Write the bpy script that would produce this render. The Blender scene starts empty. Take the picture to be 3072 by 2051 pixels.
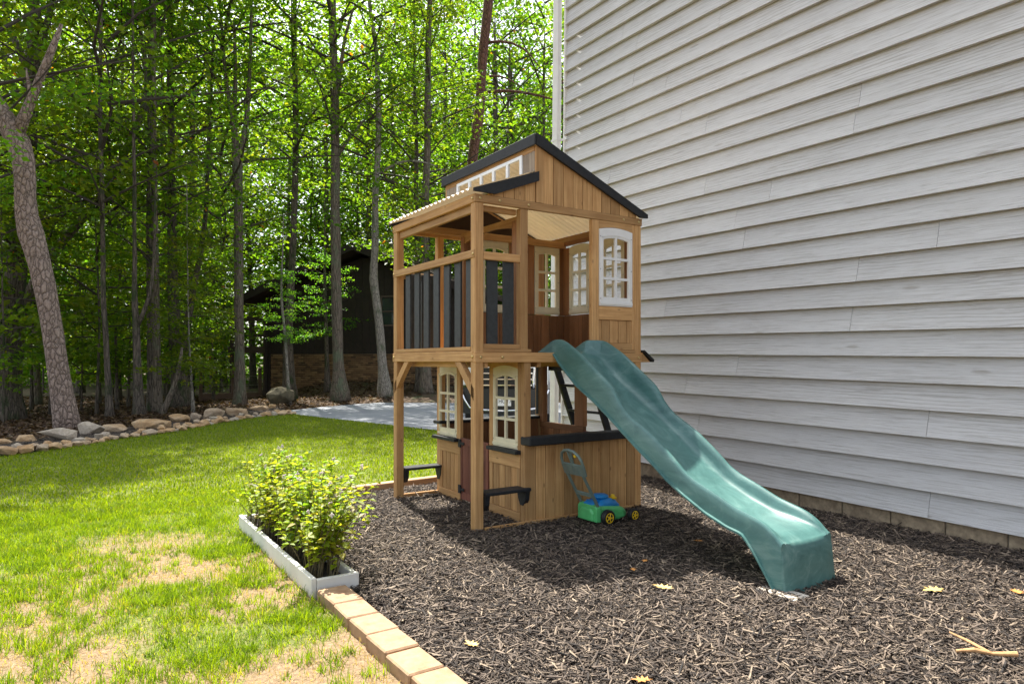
import bpy, bmesh, math, random
import numpy as np
from mathutils import Vector, Matrix
random.seed(7); rng = np.random.default_rng(7)
sc = bpy.context.scene
C = sc.collection
R = math.radians

# ------------------------------------------------------------------ camera, sky, sun, exposure
H = 1.3; F = 2048.; HY = 1083.; CX = 1536.
FW = np.array([.5476, .8367, 0]); FW /= np.linalg.norm(FW); RT = np.array([FW[1], -FW[0], 0])
cam = bpy.data.cameras.new('camera'); co = bpy.data.objects.new('camera', cam); C.objects.link(co)
co.location = (0, 0, H); co.rotation_euler = (math.pi/2, 0, -math.atan2(FW[0], FW[1]))
cam.lens = 24; cam.sensor_width = 36; cam.shift_y = .0187; cam.clip_start = .05; cam.clip_end = 2000
sc.camera = co
SUN = Vector((.085, .53, 1)).normalized()
w = bpy.data.worlds.new('World'); sc.world = w; w.use_nodes = True
wn = w.node_tree.nodes; wl = w.node_tree.links
sky = wn.new('ShaderNodeTexSky'); sky.sky_type = 'NISHITA'; sky.sun_disc = False
sky.sun_elevation = math.asin(SUN.z); sky.sun_rotation = math.atan2(SUN.x, SUN.y)
sky.dust_density = 2.5; sky.air_density = 1.0; sky.ozone_density = 1.0
bg = wn['Background']; bg.inputs[1].default_value = .115
hz = wn.new('ShaderNodeHueSaturation'); hz.inputs['Saturation'].default_value = .42   # hazy white summer sky
wl.new(sky.outputs[0], hz.inputs['Color']); wl.new(hz.outputs[0], bg.inputs[0])
sl = bpy.data.lights.new('sun', 'SUN'); sl.energy = 4.2; sl.angle = R(.53); sl.color = (1, .95, .86)
so = bpy.data.objects.new('sun', sl); C.objects.link(so); so.location = (0, 0, 40)
so.rotation_euler = SUN.to_track_quat('Z', 'Y').to_euler()
sc.view_settings.view_transform = 'Standard'; sc.view_settings.look = 'None'
sc.view_settings.exposure = 1.65; sc.view_settings.gamma = 1; sc.view_settings.use_curve_mapping = False
sc.render.engine = 'CYCLES'
sc.cycles.max_bounces = 7; sc.cycles.diffuse_bounces = 4; sc.cycles.transmission_bounces = 4
sc.cycles.glossy_bounces = 3; sc.cycles.transparent_max_bounces = 6; sc.cycles.caustics_reflective = False

# ------------------------------------------------------------------ pixel helpers (a pixel gives a direction; the surface gives the distance)
def ray(x, y): return FW + RT*(x-CX)/F + np.array([0, 0, 1])*(HY-y)/F
O_ = np.array([0, 0, H])
def onZ(x, y, z=0.): d = ray(x, y); return O_ + d*(z-H)/d[2]
def atD(x, y, D): return O_ + ray(x, y)*D

# ------------------------------------------------------------------ tags and mesh helpers
def tag(o, label=None, cat=None, group=None, kind=None):
    if label: o['label'] = label
    if cat: o['category'] = cat
    if group: o['group'] = group
    if kind: o['kind'] = kind
    return o
def link(o, parent=None):
    C.objects.link(o)
    if parent: o.parent = parent
    return o
def thing(name, label, cat, loc=(0, 0, 0), rz=0, group=None):
    o = bpy.data.objects.new(name, None); o.empty_display_size = .1; o.location = loc; o.rotation_euler = (0, 0, rz)
    link(o); return tag(o, label, cat, group)
def pymesh(name, v, f, mat=None, smooth=False):
    me = bpy.data.meshes.new(name); me.from_pydata([tuple(p) for p in v], [], f)
    if mat: me.materials.append(mat)
    if smooth: me.polygons.foreach_set('use_smooth', [True]*len(me.polygons))
    me.update(); return me
def npmesh(name, v, idx, n, mat, attrs={}, smooth=False):
    """v (N,3), idx (M,n) faces of n corners; attrs: per face float arrays"""
    me = bpy.data.meshes.new(name); M = len(idx)
    me.vertices.add(len(v)); me.vertices.foreach_set('co', v.astype(np.float32).ravel())
    me.loops.add(M*n); me.loops.foreach_set('vertex_index', idx.astype(np.int32).ravel())
    me.polygons.add(M); me.polygons.foreach_set('loop_start', np.arange(0, M*n, n, dtype=np.int32))
    me.polygons.foreach_set('loop_total', np.full(M, n, dtype=np.int32))
    me.materials.append(mat)
    for k, a in attrs.items():
        at = me.attributes.new(k, 'FLOAT', 'FACE'); at.data.foreach_set('value', a.astype(np.float32))
    if smooth: me.polygons.foreach_set('use_smooth', np.ones(M, dtype=bool))
    me.update(calc_edges=True); me.validate(); return me
def obj(name, me, parent=None, loc=None, rot=None):
    o = bpy.data.objects.new(name, me)
    if loc is not None: o.location = loc
    if rot is not None: o.rotation_euler = rot
    return link(o, parent)
class MB:
    def __init__(s): s.v = []; s.f = []
    def add(s, v, f):
        b = len(s.v); s.v += [tuple(p) for p in v]; s.f += [tuple(b+i for i in q) for q in f]; return s
    def box(s, x0, x1, y0, y1, z0, z1, c=0):
        if c <= 0:
            v = [(x, y, z) for x in (x0, x1) for y in (y0, y1) for z in (z0, z1)]
            return s.add(v, [(0, 1, 3, 2), (4, 6, 7, 5), (0, 4, 5, 1), (2, 3, 7, 6), (0, 2, 6, 4), (1, 5, 7, 3)])
        m = ((x0+x1)/2, (y0+y1)/2, (z0+z1)/2); h = ((x1-x0)/2, (y1-y0)/2, (z1-z0)/2)
        v = []; ix = {}
        for sx in (-1, 1):
            for sy in (-1, 1):
                for sz in (-1, 1):
                    S = (sx, sy, sz)
                    for a in range(3):
                        p = [m[k]+S[k]*(h[k] if k == a else h[k]-c) for k in range(3)]
                        ix[(S, a)] = len(v); v.append(tuple(p))
        f = []
        for a in range(3):
            b, d = (a+1) % 3, (a+2) % 3
            for s_ in (-1, 1):
                q = []
                for (sb, sd) in ((-1, -1), (1, -1), (1, 1), (-1, 1)):
                    S = [0]*3; S[a] = s_; S[b] = sb; S[d] = sd; q.append(ix[(tuple(S), a)])
                f.append(tuple(q if s_ > 0 else q[::-1]))
            for sb in (-1, 1):
                for sd in (-1, 1):
                    q = []
                    for sa, ax in ((-1, b), (1, b), (1, d), (-1, d)):
                        S = [0]*3; S[a] = sa; S[b] = sb; S[d] = sd; q.append(ix[(tuple(S), ax)])
                    f.append(tuple(q if sb*sd < 0 else q[::-1]))
        for sx in (-1, 1):
            for sy in (-1, 1):
                for sz in (-1, 1):
                    S = (sx, sy, sz); q = [ix[(S, 0)], ix[(S, 1)], ix[(S, 2)]]
                    f.append(tuple(q if sx*sy*sz > 0 else q[::-1]))
        return s.add(v, f)
    def prism(s, poly, a0, a1, axis='y'):
        """poly in the other two axes (x,z) for y, (y,z) for x, (x,y) for z"""
        n = len(poly)
        def P(p, a): return {'y': (p[0], a, p[1]), 'x': (a, p[0], p[1]), 'z': (p[0], p[1], a)}[axis]
        v = [P(p, a0) for p in poly]+[P(p, a1) for p in poly]
        f = [tuple(range(n))[::-1], tuple(range(n, 2*n))]+[(i, (i+1) % n, n+(i+1) % n, n+i) for i in range(n)]
        return s.add(v, f)
    def tube(s, pts, rad, n=8, cap=True, flat=None):
        pts = [Vector(p) for p in pts]; b = len(s.v); k = len(pts)
        if not hasattr(rad, '__len__'): rad = [rad]*k
        up = None
        for i, p in enumerate(pts):
            t = (pts[min(i+1, k-1)]-pts[max(i-1, 0)]).normalized()
            if up is None: up = Vector((0, 0, 1)) if abs(t.z) < .9 else Vector((1, 0, 0))
            a = (up-t*up.dot(t)).normalized(); c_ = t.cross(a); up = a
            for j in range(n):
                an = 2*math.pi*j/n+.39; s.v.append(tuple(p+(a*math.cos(an)+c_*math.sin(an))*rad[i]))
        for i in range(k-1):
            for j in range(n):
                s.f.append((b+i*n+j, b+i*n+(j+1) % n, b+(i+1)*n+(j+1) % n, b+(i+1)*n+j))
        if cap: s.f.append(tuple(b+j for j in range(n))[::-1]); s.f.append(tuple(b+(k-1)*n+j for j in range(n)))
        return s
    def lathe(s, prof, c, axis='y', n=24):
        b = len(s.v); k = len(prof)
        for (r, a) in prof:
            for j in range(n):
                t = 2*math.pi*j/n; u, v_ = r*math.cos(t), r*math.sin(t)
                s.v.append({'y': (c[0]+u, c[1]+a, c[2]+v_), 'z': (c[0]+u, c[1]+v_, c[2]+a), 'x': (c[0]+a, c[1]+u, c[2]+v_)}[axis])
        for i in range(k-1):
            for j in range(n): s.f.append((b+i*n+j, b+i*n+(j+1) % n, b+(i+1)*n+(j+1) % n, b+(i+1)*n+j))
        s.f.append(tuple(b+j for j in range(n))); s.f.append(tuple(b+(k-1)*n+j for j in range(n)))
        return s
    def build(s, name, mat, parent=None, loc=None, rot=None, smooth=False, fixn=True):
        me = pymesh(name, s.v, s.f, mat, smooth)
        if fixn:
            bm = bmesh.new(); bm.from_mesh(me); bmesh.ops.recalc_face_normals(bm, faces=bm.faces); bm.to_mesh(me); bm.free()
        return obj(name, me, parent, loc, rot)
_cache = {}
def bx(name, x0, x1, y0, y1, z0, z1, mat, parent, c=.003):
    """one chamfered board as an object of its own; alike boards share their mesh"""
    d = tuple(round(k, 4) for k in (x1-x0, y1-y0, z1-z0)); key = (d, mat.name, c)
    if key not in _cache:
        b = MB().box(-d[0]/2, d[0]/2, -d[1]/2, d[1]/2, -d[2]/2, d[2]/2, min(c, min(d)*.3)); _cache[key] = pymesh(name, b.v, b.f, mat)
    return obj(name, _cache[key], parent, ((x0+x1)/2, (y0+y1)/2, (z0+z1)/2))
def vnoise(x, y, s, seed=0):
    """value noise, numpy"""
    x = np.asarray(x)/s+seed*17.3; y = np.asarray(y)/s+seed*9.1
    xi = np.floor(x).astype(np.int64); yi = np.floor(y).astype(np.int64); fx = x-xi; fy = y-yi
    def h(a, b):
        n = (a*374761393+b*668265263+seed*1442695) & 0x7fffffff; n = ((n ^ (n >> 13))*1274126177) & 0x7fffffff
        return ((n ^ (n >> 16)) & 0xffff)/65535.
    fx = fx*fx*(3-2*fx); fy = fy*fy*(3-2*fy)
    return (h(xi, yi)*(1-fx)+h(xi+1, yi)*fx)*(1-fy)+(h(xi, yi+1)*(1-fx)+h(xi+1, yi+1)*fx)*fy
def fbm(x, y, s, seed=0, o=4): return sum(vnoise(x, y, s/2**k, seed+k)*.5**k for k in range(o))/sum(.5**k for k in range(o))
def inpoly(x, y, P):
    x = np.asarray(x); y = np.asarray(y); r = np.zeros(x.shape, bool); n = len(P)
    for i in range(n):
        (x1, y1), (x2, y2) = P[i], P[(i+1) % n]
        if y1 == y2: continue
        r ^= ((y1 > y) != (y2 > y)) & (x < (x2-x1)*(y-y1)/(y2-y1)+x1)
    return r

# ------------------------------------------------------------------ materials
def mat(name):
    m = bpy.data.materials.new(name); m.use_nodes = True; nt = m.node_tree
    return m, nt, nt.nodes['Principled BSDF'], nt.nodes['Material Output']
def N(nt, t, **k):
    n = nt.nodes.new(t)
    for a, b in k.items(): setattr(n, a, b)
    return n
def ramp(nt, fac, cols):
    r = N(nt, 'ShaderNodeValToRGB'); e = r.color_ramp.elements
    while len(e) < len(cols): e.new(.5)
    for i, (p, c) in enumerate(cols): e[i].position = p; e[i].color = (*c, 1)
    nt.links.new(fac, r.inputs[0]); return r.outputs[0]
def mixc(nt, f, a, b, mode='MIX'):
    m = N(nt, 'ShaderNodeMix', data_type='RGBA', blend_type=mode)
    for s_, v in ((0, f), (6, a), (7, b)):
        if hasattr(v, 'links'): nt.links.new(v, m.inputs[s_])
        elif isinstance(v, (int, float)): m.inputs[s_].default_value = v
        else: m.inputs[s_].default_value = (*v, 1)
    return m.outputs[2]
def math_(nt, op, a, b=0.):
    m = N(nt, 'ShaderNodeMath', operation=op)
    for i, v in enumerate((a, b)):
        if hasattr(v, 'links'): nt.links.new(v, m.inputs[i])
        else: m.inputs[i].default_value = v
    return m.outputs[0]
def coords(nt, scale=(1, 1, 1), rand=0., space='Object'):
    tc = N(nt, 'ShaderNodeTexCoord'); mp = N(nt, 'ShaderNodeMapping'); mp.inputs['Scale'].default_value = scale
    nt.links.new(tc.outputs[space], mp.inputs[0])
    if rand:
        oi = N(nt, 'ShaderNodeObjectInfo'); cb = N(nt, 'ShaderNodeCombineXYZ')
        for i, k in enumerate((1, .73, 1.31)): nt.links.new(math_(nt, 'MULTIPLY', oi.outputs['Random'], rand*k), cb.inputs[i])
        nt.links.new(cb.outputs[0], mp.inputs['Location'])
    return mp.outputs[0]
def noise(nt, vec, scale, detail=4, rough=.55, dist=0.):
    n = N(nt, 'ShaderNodeTexNoise'); n.inputs['Scale'].default_value = scale; n.inputs['Detail'].default_value = detail
    n.inputs['Roughness'].default_value = rough; n.inputs['Distortion'].default_value = dist
    nt.links.new(vec, n.inputs['Vector']); return n.outputs[0]
def bump(nt, bs, h, strength=.3, dist=.01):
    b = N(nt, 'ShaderNodeBump'); b.inputs['Strength'].default_value = strength; b.inputs['Distance'].default_value = dist
    nt.links.new(h, b.inputs['Height']); nt.links.new(b.outputs[0], bs.inputs['Normal']); return b
def simple(name, col, rough=.6, metal=0., nscale=0, namp=.25, bumpd=0., coat=0., spec=None, grime=None):
    m, nt, bs, out = mat(name); bs.inputs['Roughness'].default_value = rough; bs.inputs['Metallic'].default_value = metal
    bs.inputs['Base Color'].default_value = (*col, 1)
    if coat: bs.inputs['Coat Weight'].default_value = coat; bs.inputs['Coat Roughness'].default_value = .1
    if spec is not None: bs.inputs['Specular IOR Level'].default_value = spec
    if nscale:
        v = coords(nt, rand=9.); n = noise(nt, v, nscale, 5)
        d = tuple(c*(1-namp) for c in col); l = tuple(min(1, c*(1+namp)) for c in col)
        c_ = ramp(nt, n, [(.3, d), (.7, l)])
        if grime: c_ = mixc(nt, ramp(nt, noise(nt, v, nscale*.35, 6), [(.5, (0, 0, 0)), (.72, (1, 1, 1))]), c_, grime)
        nt.links.new(c_, bs.inputs['Base Color'])
        if bumpd: bump(nt, bs, n, .5, bumpd)
    return m
def wood(name, lo, hi, axis, knots=True, rough=.62, var=.5, grain=55., wear=None, bumps=.0012):
    m, nt, bs, out = mat(name); bs.inputs['Roughness'].default_value = rough; bs.inputs['Specular IOR Level'].default_value = .3
    sc_ = [grain]*3; sc_['xyz'.index(axis)] = 2.2
    v = coords(nt, tuple(sc_), 37.); n = noise(nt, v, 1., 5, .6, .35)
    v2 = coords(nt, (5, 5, 5), 21.); n2 = noise(nt, v2, 1., 4)
    fac = math_(nt, 'ADD', math_(nt, 'MULTIPLY', n, .7), math_(nt, 'MULTIPLY', n2, .3))
    c_ = ramp(nt, fac, [(.3, lo), (.52, tuple((a+b)/2 for a, b in zip(lo, hi))), (.72, hi)])
    oi = N(nt, 'ShaderNodeObjectInfo'); hsv = N(nt, 'ShaderNodeHueSaturation')
    nt.links.new(math_(nt, 'ADD', math_(nt, 'MULTIPLY', oi.outputs['Random'], var), 1-var/2), hsv.inputs['Value'])
    nt.links.new(c_, hsv.inputs['Color']); c_ = hsv.outputs[0]
    if knots:
        sk = [9., 9., 9.]; sk['xyz'.index(axis)] = 3.5
        vo = N(nt, 'ShaderNodeTexVoronoi'); nt.links.new(coords(nt, tuple(sk), 53.), vo.inputs['Vector']); vo.inputs['Scale'].default_value = 1.
        k = ramp(nt, vo.outputs['Distance'], [(.035, (1, 1, 1)), (.09, (0, 0, 0))])
        c_ = mixc(nt, math_(nt, 'MULTIPLY', k, .6), c_, tuple(a*.4 for a in lo))
    if wear is not None:
        c_ = mixc(nt, ramp(nt, noise(nt, coords(nt, (3, 3, 3), 11.), 1., 6, .7), [(.5, (0, 0, 0)), (.75, (1, 1, 1))]), c_, wear)
    nt.links.new(c_, bs.inputs['Base Color']); bump(nt, bs, n, .6, bumps); return m
def leafmat(name, cols, trans=.5, rough=.5, attr='rnd', tcol=1.5, yellow=.6):
    m, nt, bs, out = mat(name); at = N(nt, 'ShaderNodeAttribute', attribute_name=attr)
    oi = N(nt, 'ShaderNodeObjectInfo')
    c_ = ramp(nt, at.outputs['Fac'], cols)
    hsv = N(nt, 'ShaderNodeHueSaturation'); nt.links.new(c_, hsv.inputs['Color'])
    nt.links.new(math_(nt, 'ADD', math_(nt, 'MULTIPLY', oi.outputs['Random'], .05), .475), hsv.inputs['Hue'])
    nt.links.new(math_(nt, 'ADD', math_(nt, 'MULTIPLY', oi.outputs['Random'], .5), .78), hsv.inputs['Value'])
    c_ = hsv.outputs[0]
    nt.links.new(c_, bs.inputs['Base Color']); bs.inputs['Roughness'].default_value = rough; bs.inputs['Specular IOR Level'].default_value = .3
    tr = N(nt, 'ShaderNodeBsdfTranslucent')
    tc = mixc(nt, 1., c_, (1.35*tcol, 1.25*tcol, yellow*tcol), 'MULTIPLY'); nt.links.new(tc, tr.inputs[0])
    mx = N(nt, 'ShaderNodeMixShader'); mx.inputs[0].default_value = trans
    nt.links.new(bs.outputs[0], mx.inputs[1]); nt.links.new(tr.outputs[0], mx.inputs[2]); nt.links.new(mx.outputs[0], out.inputs['Surface'])
    return m
CL, CH = (.33, .165, .058), (.62, .38, .165)
GAP = simple('dark_gap_board', (.035, .017, .008), .9)
W = {a: wood('cedar_'+a, CL, CH, a) for a in 'xyz'}
WD = {a: wood('shaded_cedar_'+a, (.18, .078, .03), (.36, .175, .075), a) for a in 'xyz'}  # same cedar for the inner walls, their shade put into the colour
WG = wood('grey_weathered_wood', (.16, .12, .085), (.36, .3, .23), 'z')
WRED = wood('red_stained_wood', (.12, .042, .026), (.23, .085, .055), 'z')
BLK = simple('black_stain', (.016, .017, .019), .55, nscale=30, namp=.3, spec=.35)
SLT = simple('charcoal_slat_stain', (.03, .034, .035), .5, nscale=25, namp=.25, spec=.4)
WHT = simple('white_plastic', (.78, .78, .76), .42, nscale=9, namp=.05)
CRM = simple('cream_plastic', (.72, .66, .47), .42, nscale=9, namp=.06)
BRS = simple('brass_bolt', (.6, .45, .2), .3, 1.)
STL = simple('dull_steel', (.35, .33, .3), .4, 1., nscale=20)
CON = simple('foundation_block', (.34, .265, .175), .9, nscale=28, namp=.3, bumpd=.006, grime=(.2, .15, .1))

# ------------------------------------------------------------------ the ground
X0, Y0 = 2.587, 4.462
def bank(x, y):
    x = np.asarray(x, float); y = np.asarray(y, float)
    dd = x*FW[0]+y*FW[1]; t = np.clip((dd-20.7)/5.5, 0, 1); s = np.clip((x-6.2)/3., 0, 1); far = np.clip((36-y)/6, 0, 1)
    b = .6*t*s*s*(3-2*s)*far
    g = np.clip((y+1.1*(2-x)-19)/8, 0, 1)        # the wood drops a little behind the boulders
    return b-.25*g*(1-s)+.08*(fbm(x, y, 3., 3)-.5)*np.clip((y-17)/4, 0, 1)
def grid_mesh(name, xs, ys, zf, m, attrs=None):
    gx, gy = np.meshgrid(xs, ys); v = np.stack([gx, gy, zf(gx, gy)], -1).reshape(-1, 3); nx = len(xs)
    i = np.arange((len(xs)-1)*(len(ys)-1)); a = (i//(nx-1))*nx+i % (nx-1)
    me = npmesh(name, v, np.stack([a, a+1, a+nx+1, a+nx], 1), 4, m, smooth=True)
    if attrs:
        for k, fn in attrs.items():
            at = me.attributes.new(k, 'FLOAT', 'POINT'); at.data.foreach_set('value', fn(v[:, 0], v[:, 1]).astype(np.float32))
    return me
m, nt, bs, _ = mat('forest_floor')
v = coords(nt); n1 = noise(nt, v, 1.2, 8, .7); n2 = noise(nt, v, 24, 5, .7)
c_ = ramp(nt, n2, [(.3, (.03, .019, .01)), (.5, (.085, .052, .028)), (.68, (.17, .11, .06))])
c_ = mixc(nt, ramp(nt, n1, [(.52, (0, 0, 0)), (.68, (1, 1, 1))]), c_, (.045, .065, .018))
nt.links.new(c_, bs.inputs['Base Color']); bs.inputs['Roughness'].default_value = .95; bump(nt, bs, n2, .8, .04)
FLOOR = m
xs = np.concatenate([[-500, -200, -90, -50], np.arange(-30, 40, .5), [50, 90, 200, 500]])
ys = np.concatenate([[-300, -90, -30, -12, -4, 2, 8], np.arange(11, 45, .5), [50, 60, 90, 200, 500]])
tag(obj('ground', grid_mesh('ground', xs, ys, lambda x, y: bank(x, y)-.035, FLOOR)), kind='structure')

# lawn outline: rock border on the far side, driveway edge, timber edging, planter, pavers
DRV = [tuple(onZ(x, y)[:2]) for x, y in ((868, 1240), (905, 1246), (1000, 1257), (1100, 1268), (1200, 1279), (1310, 1292))]+[(5.95, 10.2), (5.75, 8.6)]
RB = [tuple(onZ(a*.4257, 1100+b*.4257)[:2]) for a, b in ((0, 632), (150, 617), (300, 597), (450, 572), (600, 550), (750, 521), (900, 503), (1050, 484), (1200, 462), (1300, 441), (1400, 421), (1550, 396), (1700, 371), (1850, 351), (2000, 341), (2060, 334))]
LAWN = [(-14, -6), (-14, 1.), (-6, 6.2)]+RB+DRV+[(5.6, 6.62), (3.4, 6.6), (1.75, 6.45), (1.42, 5.66), (1.14, 5.62), (1.14, 3.72), (1.16, 2.), (1.16, -6)]
def dry(x, y):
    d = fbm(x, y, .75, 5, 4); near = np.clip((6.-y)/2.6+.5*(fbm(x, y, 1.6, 9)-.5), 0, 1)
    right = np.clip(1-(1.15-x)/3.4, 0, 1)
    return np.clip((d-.44+.27*near*(.5+.5*right))*4.2, 0, 1)*np.clip(near*1.4, 0, 1)
m, nt, bs, _ = mat('lawn_soil')
at = N(nt, 'ShaderNodeAttribute', attribute_name='dry'); v = coords(nt); n2 = noise(nt, v, 45, 6, .7); n3 = noise(nt, v, 7, 4)
g = ramp(nt, n2, [(.3, (.05, .06, .012)), (.5, (.12, .145, .025)), (.7, (.2, .19, .06))])
s_ = ramp(nt, n2, [(.28, (.1, .062, .03)), (.5, (.22, .15, .082)), (.72, (.34, .25, .15))])
f_ = math_(nt, 'ADD', at.outputs['Fac'], math_(nt, 'MULTIPLY', math_(nt, 'SUBTRACT', n3, .5), .5))
nt.links.new(mixc(nt, ramp(nt, f_, [(.1, (0, 0, 0)), (.5, (1, 1, 1))]), g, s_), bs.inputs['Base Color'])
bs.inputs['Roughness'].default_value = .95; bump(nt, bs, n2, .9, .012)
SOIL = m
def sheet(name, poly, z, m, res, kind='structure', attrs=None):
    """a flat polygon cut from a grid (triangulated outline with inner points)"""
    bm = bmesh.new(); vs = [bm.verts.new((x, y, z)) for x, y in poly]; bm.faces.new(vs)
    bmesh.ops.triangulate(bm, faces=bm.faces)
    x0, x1 = min(p[0] for p in poly), max(p[0] for p in poly); y0, y1 = min(p[1] for p in poly), max(p[1] for p in poly)
    for ax, a, b in ((0, x0, x1), (1, y0, y1)):
        for q in np.arange(a+res, b, res):
            no = (1, 0, 0) if ax == 0 else (0, 1, 0); pt = (q, 0, 0) if ax == 0 else (0, q, 0)
            bmesh.ops.bisect_plane(bm, geom=bm.verts[:]+bm.edges[:]+bm.faces[:], plane_co=pt, plane_no=no)
    me = bpy.data.meshes.new(name); bm.to_mesh(me); bm.free(); me.materials.append(m)
    if me.polygons[0].normal.z < 0: me.flip_normals()
    if attrs:
        n = len(me.vertices); cc = np.empty(n*3, np.float32); me.vertices.foreach_get('co', cc); cc = cc.reshape(-1, 3)
        for k, fn in attrs.items(): me.attributes.new(k, 'FLOAT', 'POINT').data.foreach_set('value', fn(cc[:, 0], cc[:, 1]).astype(np.float32))
    return tag(obj(name, me), kind=kind)
sheet('lawn', LAWN, 0., SOIL, .16, attrs={'dry': dry})
# driveway
m, nt, bs, _ = mat('driveway_concrete')
v = coords(nt); n1 = noise(nt, v, .8, 7, .65); n2 = noise(nt, v, 60, 3)
c_ = ramp(nt, n1, [(.3, (.2, .21, .23)), (.7, (.29, .305, .33))])
c_ = mixc(nt, ramp(nt, noise(nt, coords(nt, (1, 2.5, 1)), 5., 8, .75), [(.62, (0, 0, 0)), (.7, (1, 1, 1))]), c_, (.14, .13, .1))
nt.links.new(c_, bs.inputs['Base Color']); bs.inputs['Roughness'].default_value = .85; bump(nt, bs, n2, .3, .004)
DRC = m
DPOLY = DRV[::-1]+[tuple(onZ(x, y)[:2]) for x, y in ((850, 1234), (960, 1222), (1080, 1212), (1180, 1206), (1300, 1200), (1420, 1196))]+[(30, 27), (30, 7.9), (6.0, 7.9)]
sheet('driveway', DPOLY, .012, DRC, 2.)
# mulch bed below the playhouse
m, nt, bs, _ = mat('mulch_soil')
v = coords(nt); n2 = noise(nt, v, 38, 6, .75)
nt.links.new(ramp(nt, n2, [(.35, (.012, .009, .007)), (.62, (.06, .045, .034)), (.8, (.13, .1, .08))]), bs.inputs['Base Color'])
bs.inputs['Roughness'].default_value = .95; bump(nt, bs, n2, 1., .03)
MSO = m
MULCH = [(1.22, -6), (1.22, 3.72), (1.3, 5.8), (1.75, 6.4), (3.4, 6.62), (5.55, 6.75), (5.55, -6)]
sheet('mulch_bed', MULCH, .004, MSO, .5)
BB = [tuple(onZ(a*.4257, 1100+b*.4257)[:2]) for a, b in ((0, 548), (240, 515), (520, 478), (700, 452), (880, 432), (1160, 390), (1400, 360), (1570, 335), (1740, 305), (1950, 285), (2010, 305))]
sheet('rock_border_bed', RB+[(4.75, 17.6)]+BB[::-1]+[(-7, 7.6), (-6, 6.2)], .008, MSO, 1.)

# mulch chips
def chips(name, poly, n, lmin, lmax, m, dens=None, bbox=None, zb=.006, zr=.02):
    x0, x1, y0, y1 = bbox; x = rng.uniform(x0, x1, n); y = rng.uniform(y0, y1, n); k = inpoly(x, y, poly)
    if dens is not None: k &= rng.random(n) < dens(x, y)
    x = x[k]; y = y[k]; n = len(x)
    L = rng.uniform(lmin, lmax, n)*rng.choice([.4, .6, .8, 1, 1, 1.3, 1.9], n); Wd = np.minimum(L*rng.uniform(.1, .26, n), .011); T = Wd*rng.uniform(.25, .6, n)
    a = rng.uniform(0, 2*math.pi, n); ti = rng.normal(0, .22, n); ro = rng.normal(0, .35, n)
    d = np.stack([np.cos(a)*np.cos(ti), np.sin(a)*np.cos(ti), np.sin(ti)], 1); s = np.stack([-np.sin(a), np.cos(a), np.zeros(n)], 1)
    u = np.cross(d, s); s2 = s*np.cos(ro)[:, None]+u*np.sin(ro)[:, None]; u2 = np.cross(d, s2)
    c = np.stack([x, y, zb+rng.random(n)**2*zr+np.abs(np.sin(ti))*L*.35], 1)
    tp = rng.uniform(.35, 1, (n, 2)); v = []
    for e, (sd, k_) in enumerate(((-1, 0), (1, 1))):
        for (a_, b_) in ((-1, -1), (1, -1), (1, 1), (-1, 1)):
            v.append(c+d*(sd*L/2*(1+.12*a_))[:, None]+s2*(a_*Wd/2*tp[:, k_])[:, None]+u2*(b_*T/2*tp[:, k_])[:, None])
    v = np.stack(v, 1).reshape(-1, 3); b = (np.arange(n)*8)[:, None]
    q = np.array([[3, 2, 6, 7], [1, 5, 6, 2], [4, 0, 3, 7]])
    idx = (b[:, None, :]+q[None]).reshape(-1, 4); r = np.repeat(rng.random(n), 3)
    return npmesh(name, v, idx, 4, m, {'rnd': r})
m, nt, bs, _ = mat('mulch_chip')
at = N(nt, 'ShaderNodeAttribute', attribute_name='rnd')
c_ = ramp(nt, at.outputs['Fac'], [(0, (.01, .008, .007)), (.3, (.042, .031, .024)), (.6, (.12, .09, .068)), (.88, (.21, .162, .12)), (1, (.32, .25, .175))])
c_ = mixc(nt, ramp(nt, noise(nt, coords(nt), 55, 4), [(.5, (0, 0, 0)), (.8, (1, 1, 1))]), c_, (.045, .035, .03))
nt.links.new(c_, bs.inputs['Base Color']); bs.inputs['Roughness'].default_value = .75; bs.inputs['Specular IOR Level'].default_value = .35
CHIP = m
def mdens(x, y):
    d = np.hypot(x, y); return np.clip(1.25-d/9., .25, 1)
tag(obj('mulch_chips', chips('mulch_chips', [(1.34, 0), (1.34, 3.72), (1.42, 5.78), (1.8, 6.36), (5.44, 6.6), (5.44, 0)], 310000, .014, .046, CHIP, mdens, (1.3, 5.45, .9, 6.6))), 'dark shredded bark mulch chips strewn under the playhouse', 'mulch', kind='stuff')
tag(obj('border_mulch_chips', chips('border_mulch_chips', RB+BB[::-1]+[(-7, 7.6), (-6, 6.2)], 60000, .04, .09, CHIP, None, (-6, 5.5, 6.5, 19))), 'dark bark mulch between boulders and small border stones', 'mulch', kind='stuff')

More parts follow.
